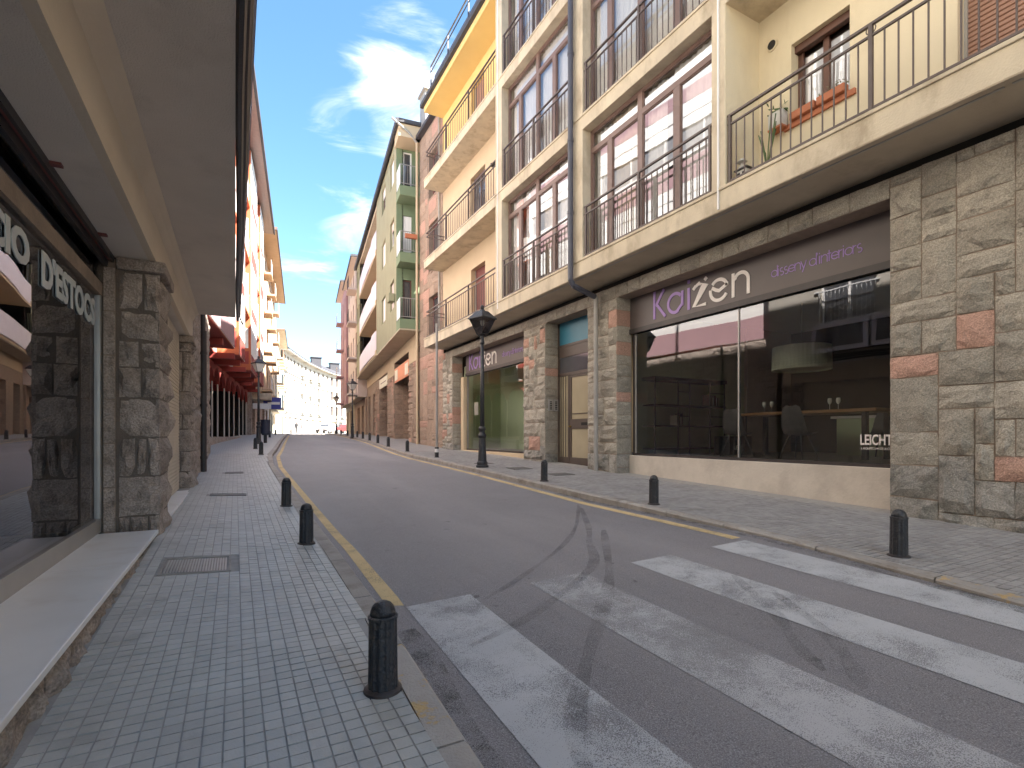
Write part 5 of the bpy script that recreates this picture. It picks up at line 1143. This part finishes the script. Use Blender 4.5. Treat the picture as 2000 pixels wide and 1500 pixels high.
# ---------------------------------------------------------------- street lamps
def mklamp(x, y, z, label, glassm, H=3.69):
    t = empty('street_lamp', (x, y, z), label, 'street lamp', 'black lantern street lamps'); k = H / 3.69; L = lambda pr: [(r * k, z + h * k) for r, h in pr]
    MB().lathe(x, y, L([(.145, 0), (.145, .05), (.12, .06), (.125, .12), (.105, .14), (.10, .16), (.075, .66), (.082, .68)]), 16).build('base', M_black, t)
    MB().lathe(x, y, L([(.09, .68), (.095, .74), (.07, .77), (.055, .82), (.085, .86), (.085, .90), (.06, .93)]), 16).build('base_ring', M_black, t, smooth=True)
    MB().lathe(x, y, L([(.052, .93), (.046, 1.8), (.038, 2.80)]), 12).build('pole', M_black, t, smooth=True)
    MB().lathe(x, y, L([(.05, 2.80), (.052, 2.85), (.04, 2.87), (.042, 2.94), (.055, 2.96), (.03, 3.0)]), 14).build('collar', M_black, t, smooth=True)
    zc = lambda h: z + h * k
    b0, b1 = .085 * k, .205 * k; z0, z1 = zc(3.02), zc(3.36); Mx = Matrix.Translation((x, y, 0)) @ Matrix.Rotation(R(20), 4, 'Z')
    fr = MB(Mx)
    for a, b in ((-1, -1), (1, -1), (1, 1), (-1, 1)): fr.tube((a * b0, b * b0, z0), (a * b1, b * b1, z1), .009 * k, 6); fr.tube((0, 0, zc(2.93)), (a * b0, b * b0, z0), .008 * k, 5)
    for zz, bb in ((z0, b0), (z1, b1)): fr.path([(-bb, -bb, zz), (bb, -bb, zz), (bb, bb, zz), (-bb, bb, zz), (-bb, -bb, zz)], .008 * k, 5)
    fr.build('lantern_frame', M_black, t)
    for i in range(4):
        a = Matrix.Rotation(R(90 * i), 4, 'Z'); g = MB(Mx @ a); g.quad((-b0 + .01, -b0, z0), (b0 - .01, -b0, z0), (b1 - .01, -b1, z1), (-b1 + .01, -b1, z1)); g.build('lantern_pane', glassm, t)
    rf = MB(Mx); c = b1 + .03 * k; vs = [(-c, -c, z1), (c, -c, z1), (c, c, z1), (-c, c, z1)]; e = .10 * k; vs += [(-e, -e, zc(3.54)), (e, -e, zc(3.54)), (e, e, zc(3.54)), (-e, e, zc(3.54))]; vs += [(-c, -c, z1 + .02), (c, -c, z1 + .02), (c, c, z1 + .02), (-c, c, z1 + .02)]
    rf.add(vs, [(3, 2, 1, 0), (0, 1, 9, 8), (1, 2, 10, 9), (2, 3, 11, 10), (3, 0, 8, 11), (8, 9, 5, 4), (9, 10, 6, 5), (10, 11, 7, 6), (11, 8, 4, 7), (4, 5, 6, 7)]); rf.build('lantern_roof', M_black, t)
    MB().lathe(x, y, L([(.07, 3.54), (.06, 3.57), (.035, 3.59), (.05, 3.62), (.05, 3.65), (.01, 3.69)]), 12).build('finial', M_black, t)
    MB().lathe(x, y, L([(.03, 3.22), (.05, 3.27), (.045, 3.34)]), 12).build('bulb', M_frost, t, smooth=True)
    return t
mklamp(4.93, 10.55, G(4.93, 10.55), 'tall black lantern lamp standing in front of the smaller Kaizen window', MATS['window_glass'])
mklamp(.83, 23.3, G(.83, 23.3), 'black lantern lamp with pale glass on the left pavement', M_frost, 3.6)
mklamp(6.35, 32.5, G(6.35, 32.5), 'black lantern lamp farther up the right pavement by the green block', M_frost, 3.7)
mklamp(8.3, 50, G(8.3, 50), 'farthest black lantern lamp against the sunlit white block', M_frost, 3.7)
# pole with banded sleeve
t = empty('striped_pole', (5.08, 13.95, G(5.08, 13.95)), 'grey pole with a black and white sleeve at its foot by the right kerb', 'pole'); zg = G(5.08, 13.95)
MB().tube((5.08, 13.95, zg), (5.08, 13.95, 3.2), .034, 12).build('pole', M_pipeg, t); MB().tube((5.08, 13.95, zg), (5.08, 13.95, zg + .30), .058, 14).build('sleeve', M_black, t); MB().tube((5.08, 13.95, zg + .15), (5.08, 13.95, zg + .25), .0595, 14).build('white_band', M_pwhite, t)
MB().tube((5.08, 13.95, zg - .005), (5.08, 13.95, zg + .012), .075, 14).build('foot_ring', M_black, t)
# litter bin
t = empty('litter_bin', (1.1, 24.2, G(1.1, 24.2)), 'dark litter bin behind the left street lamp', 'bin'); zg = G(1.1, 24.2)
MB().lathe(1.12, 24.2, [(.13, zg + .33), (.18, zg + .42), (.19, zg + .95), (.20, zg + .97)], 14).build('bin_body', M_navy, t); MB().tube((1.12, 24.2, zg), (1.12, 24.2, zg + .34), .07, 10).build('post', M_black, t); MB().tube((1.12, 24.2, zg + .97), (1.12, 24.2, zg + .99), .20, 14).build('rim', M_black, t)
# ---------------------------------------------------------------- people and cars far up the street
def person(x, y, label, rz, hh=1.72, top=M_cloth):
    z = interp(Lp, y) + .0
    t = empty('person', (x, y, z), label, 'person'); k = hh / 1.72
    V = [(0, 0, .92), (0, 0, 1.15), (0, 0, 1.38), (0, 0, 1.48), (0, .02, 1.60), (0, .02, 1.70), (.18, 0, 1.40), (.25, .03, 1.12), (.22, .12, .88), (-.18, 0, 1.40), (-.25, .02, 1.12), (-.24, .06, .86), (.10, 0, .88), (.12, .10, .48), (.12, .0, .06), (.12, .12, .03), (-.10, 0, .88), (-.12, -.08, .48), (-.12, -.2, .08), (-.12, -.08, .03)]
    E_ = [(0, 1), (1, 2), (2, 3), (3, 4), (4, 5), (2, 6), (6, 7), (7, 8), (2, 9), (9, 10), (10, 11), (0, 12), (12, 13), (13, 14), (14, 15), (0, 16), (16, 17), (17, 18), (18, 19)]
    RR = [.15, .15, .16, .06, .10, .085, .065, .05, .04, .065, .05, .04, .10, .07, .05, .045, .10, .07, .05, .045]
    me = bpy.data.meshes.new('body'); M = Matrix.Rotation(rz, 4, 'Z'); me.from_pydata([tuple(M @ (Vector(v) * k)) for v in V], E_, []); me.materials.append(top)
    o = bpy.data.objects.new('body', me); COL.objects.link(o); o.parent = t
    sk = o.modifiers.new('skin', 'SKIN'); sk.use_smooth_shade = True
    for i, r in enumerate(RR): me.skin_vertices[0].data[i].radius = (r * k, r * k * .8)
    me.skin_vertices[0].data[0].use_root = True
    o.modifiers.new('sub', 'SUBSURF').levels = 1
    MB(Matrix.Translation((x, y, z)) @ M).lathe(0, .035, [(.03, 1.51 * k), (.075, 1.54 * k), (.088, 1.62 * k), (.07, 1.68 * k)], 10).build('face', M_skin, t, smooth=True)
    MB(Matrix.Translation((x, y, z)) @ M).lathe(0, .0, [(.10, 1.62 * k), (.105, 1.68 * k), (.07, 1.735 * k), (.02, 1.745 * k)], 10).build('hair', M_cloth, t, smooth=True)
person(8.05, 83, 'person in black clothes walking at the far end, left one of two', R(200)); person(8.85, 83.6, 'person in dark grey clothes walking at the far end, right one of two', R(170), 1.68, M_chair)
def car(x, y, rz, label, paint, name='parked_car'):
    z = interp(Lp, y); t = empty(name, (x, y, z), label, 'car'); M = Matrix.Translation((x, y, z)) @ Matrix.Rotation(rz, 4, 'Z')
    prof = [(-2.0, .32), (-2.05, .62), (-1.95, .80), (-1.05, .92), (-.45, 1.38), (1.2, 1.44), (1.8, 1.0), (2.0, .92), (2.03, .35)]
    b = MB(M); n = len(prof); vs = []
    for xx, ins in ((-.86, 0), (-.80, 1), (.80, 1), (.86, 0)):
        for yy, zz in prof: vs.append((xx * (.86 if zz > 1.2 else 1), yy * (1 if ins else .985), zz if ins or zz < .7 else zz - .03))
    b.add(vs, [(j * n + i, j * n + i + 1, (j + 1) * n + i + 1, (j + 1) * n + i) for j in range(3) for i in range(n - 1)] + [tuple(range(n))[::-1], tuple(range(3 * n, 4 * n)), *[(j * n + n - 1, j * n, (j + 1) * n, (j + 1) * n + n - 1) for j in range(3)]])
    b.build('body', paint, t, smooth=False, bevel=.04)
    w = MB(M); w.add([(-.68, -1.03, .955), (.68, -1.03, .955), (.62, -.50, 1.36), (-.62, -.50, 1.36)], [(0, 1, 2, 3)]); w.build('windscreen', M_wint, t)
    for sgn in (-1, 1): w = MB(M); w.add([(sgn * .80, -.85, .98), (sgn * .80, 1.55, 1.0), (sgn * .735, 1.1, 1.36), (sgn * .735, -.42, 1.34)], [(0, 1, 2, 3)]); w.build('side_window', M_wint, t); MB(M).box(sgn * .72 - .13, sgn * .72 + .13, -2.06, -1.98, .64, .76).build('headlight', M_frost, t)
    MB(M).box(-.80, .80, -2.09, -2.0, .30, .50).build('bumper', M_dmetal, t); MB(M).box(-.26, .26, -2.10, -2.09, .40, .49).build('number_plate', M_pwhite, t); MB(M).box(-.5, .5, -2.07, -2.03, .60, .68).build('grille', M_dmetal, t)
    for sx in (-.83, .83):
        for yy in (-1.3, 1.3): c = M @ Vector((sx, yy, .31)); d = (M.to_3x3() @ Vector((.1, 0, 0))); o = MB().tube(c - d, c + d, .31, 16).build('wheel', M_tyrem, t); MB().tube(c - d * 1.1, c + d * 1.1, .17, 10).build('rim', M_alu, o)
car(11.6, 78, R(-28), 'white car parked facing the street where it opens into the sun', M_carw); car(14.6, 84, R(-55), 'dark red car partly hidden behind the white car', pmat('red_car_paint', (.16, .03, .03), None, 1, .25))
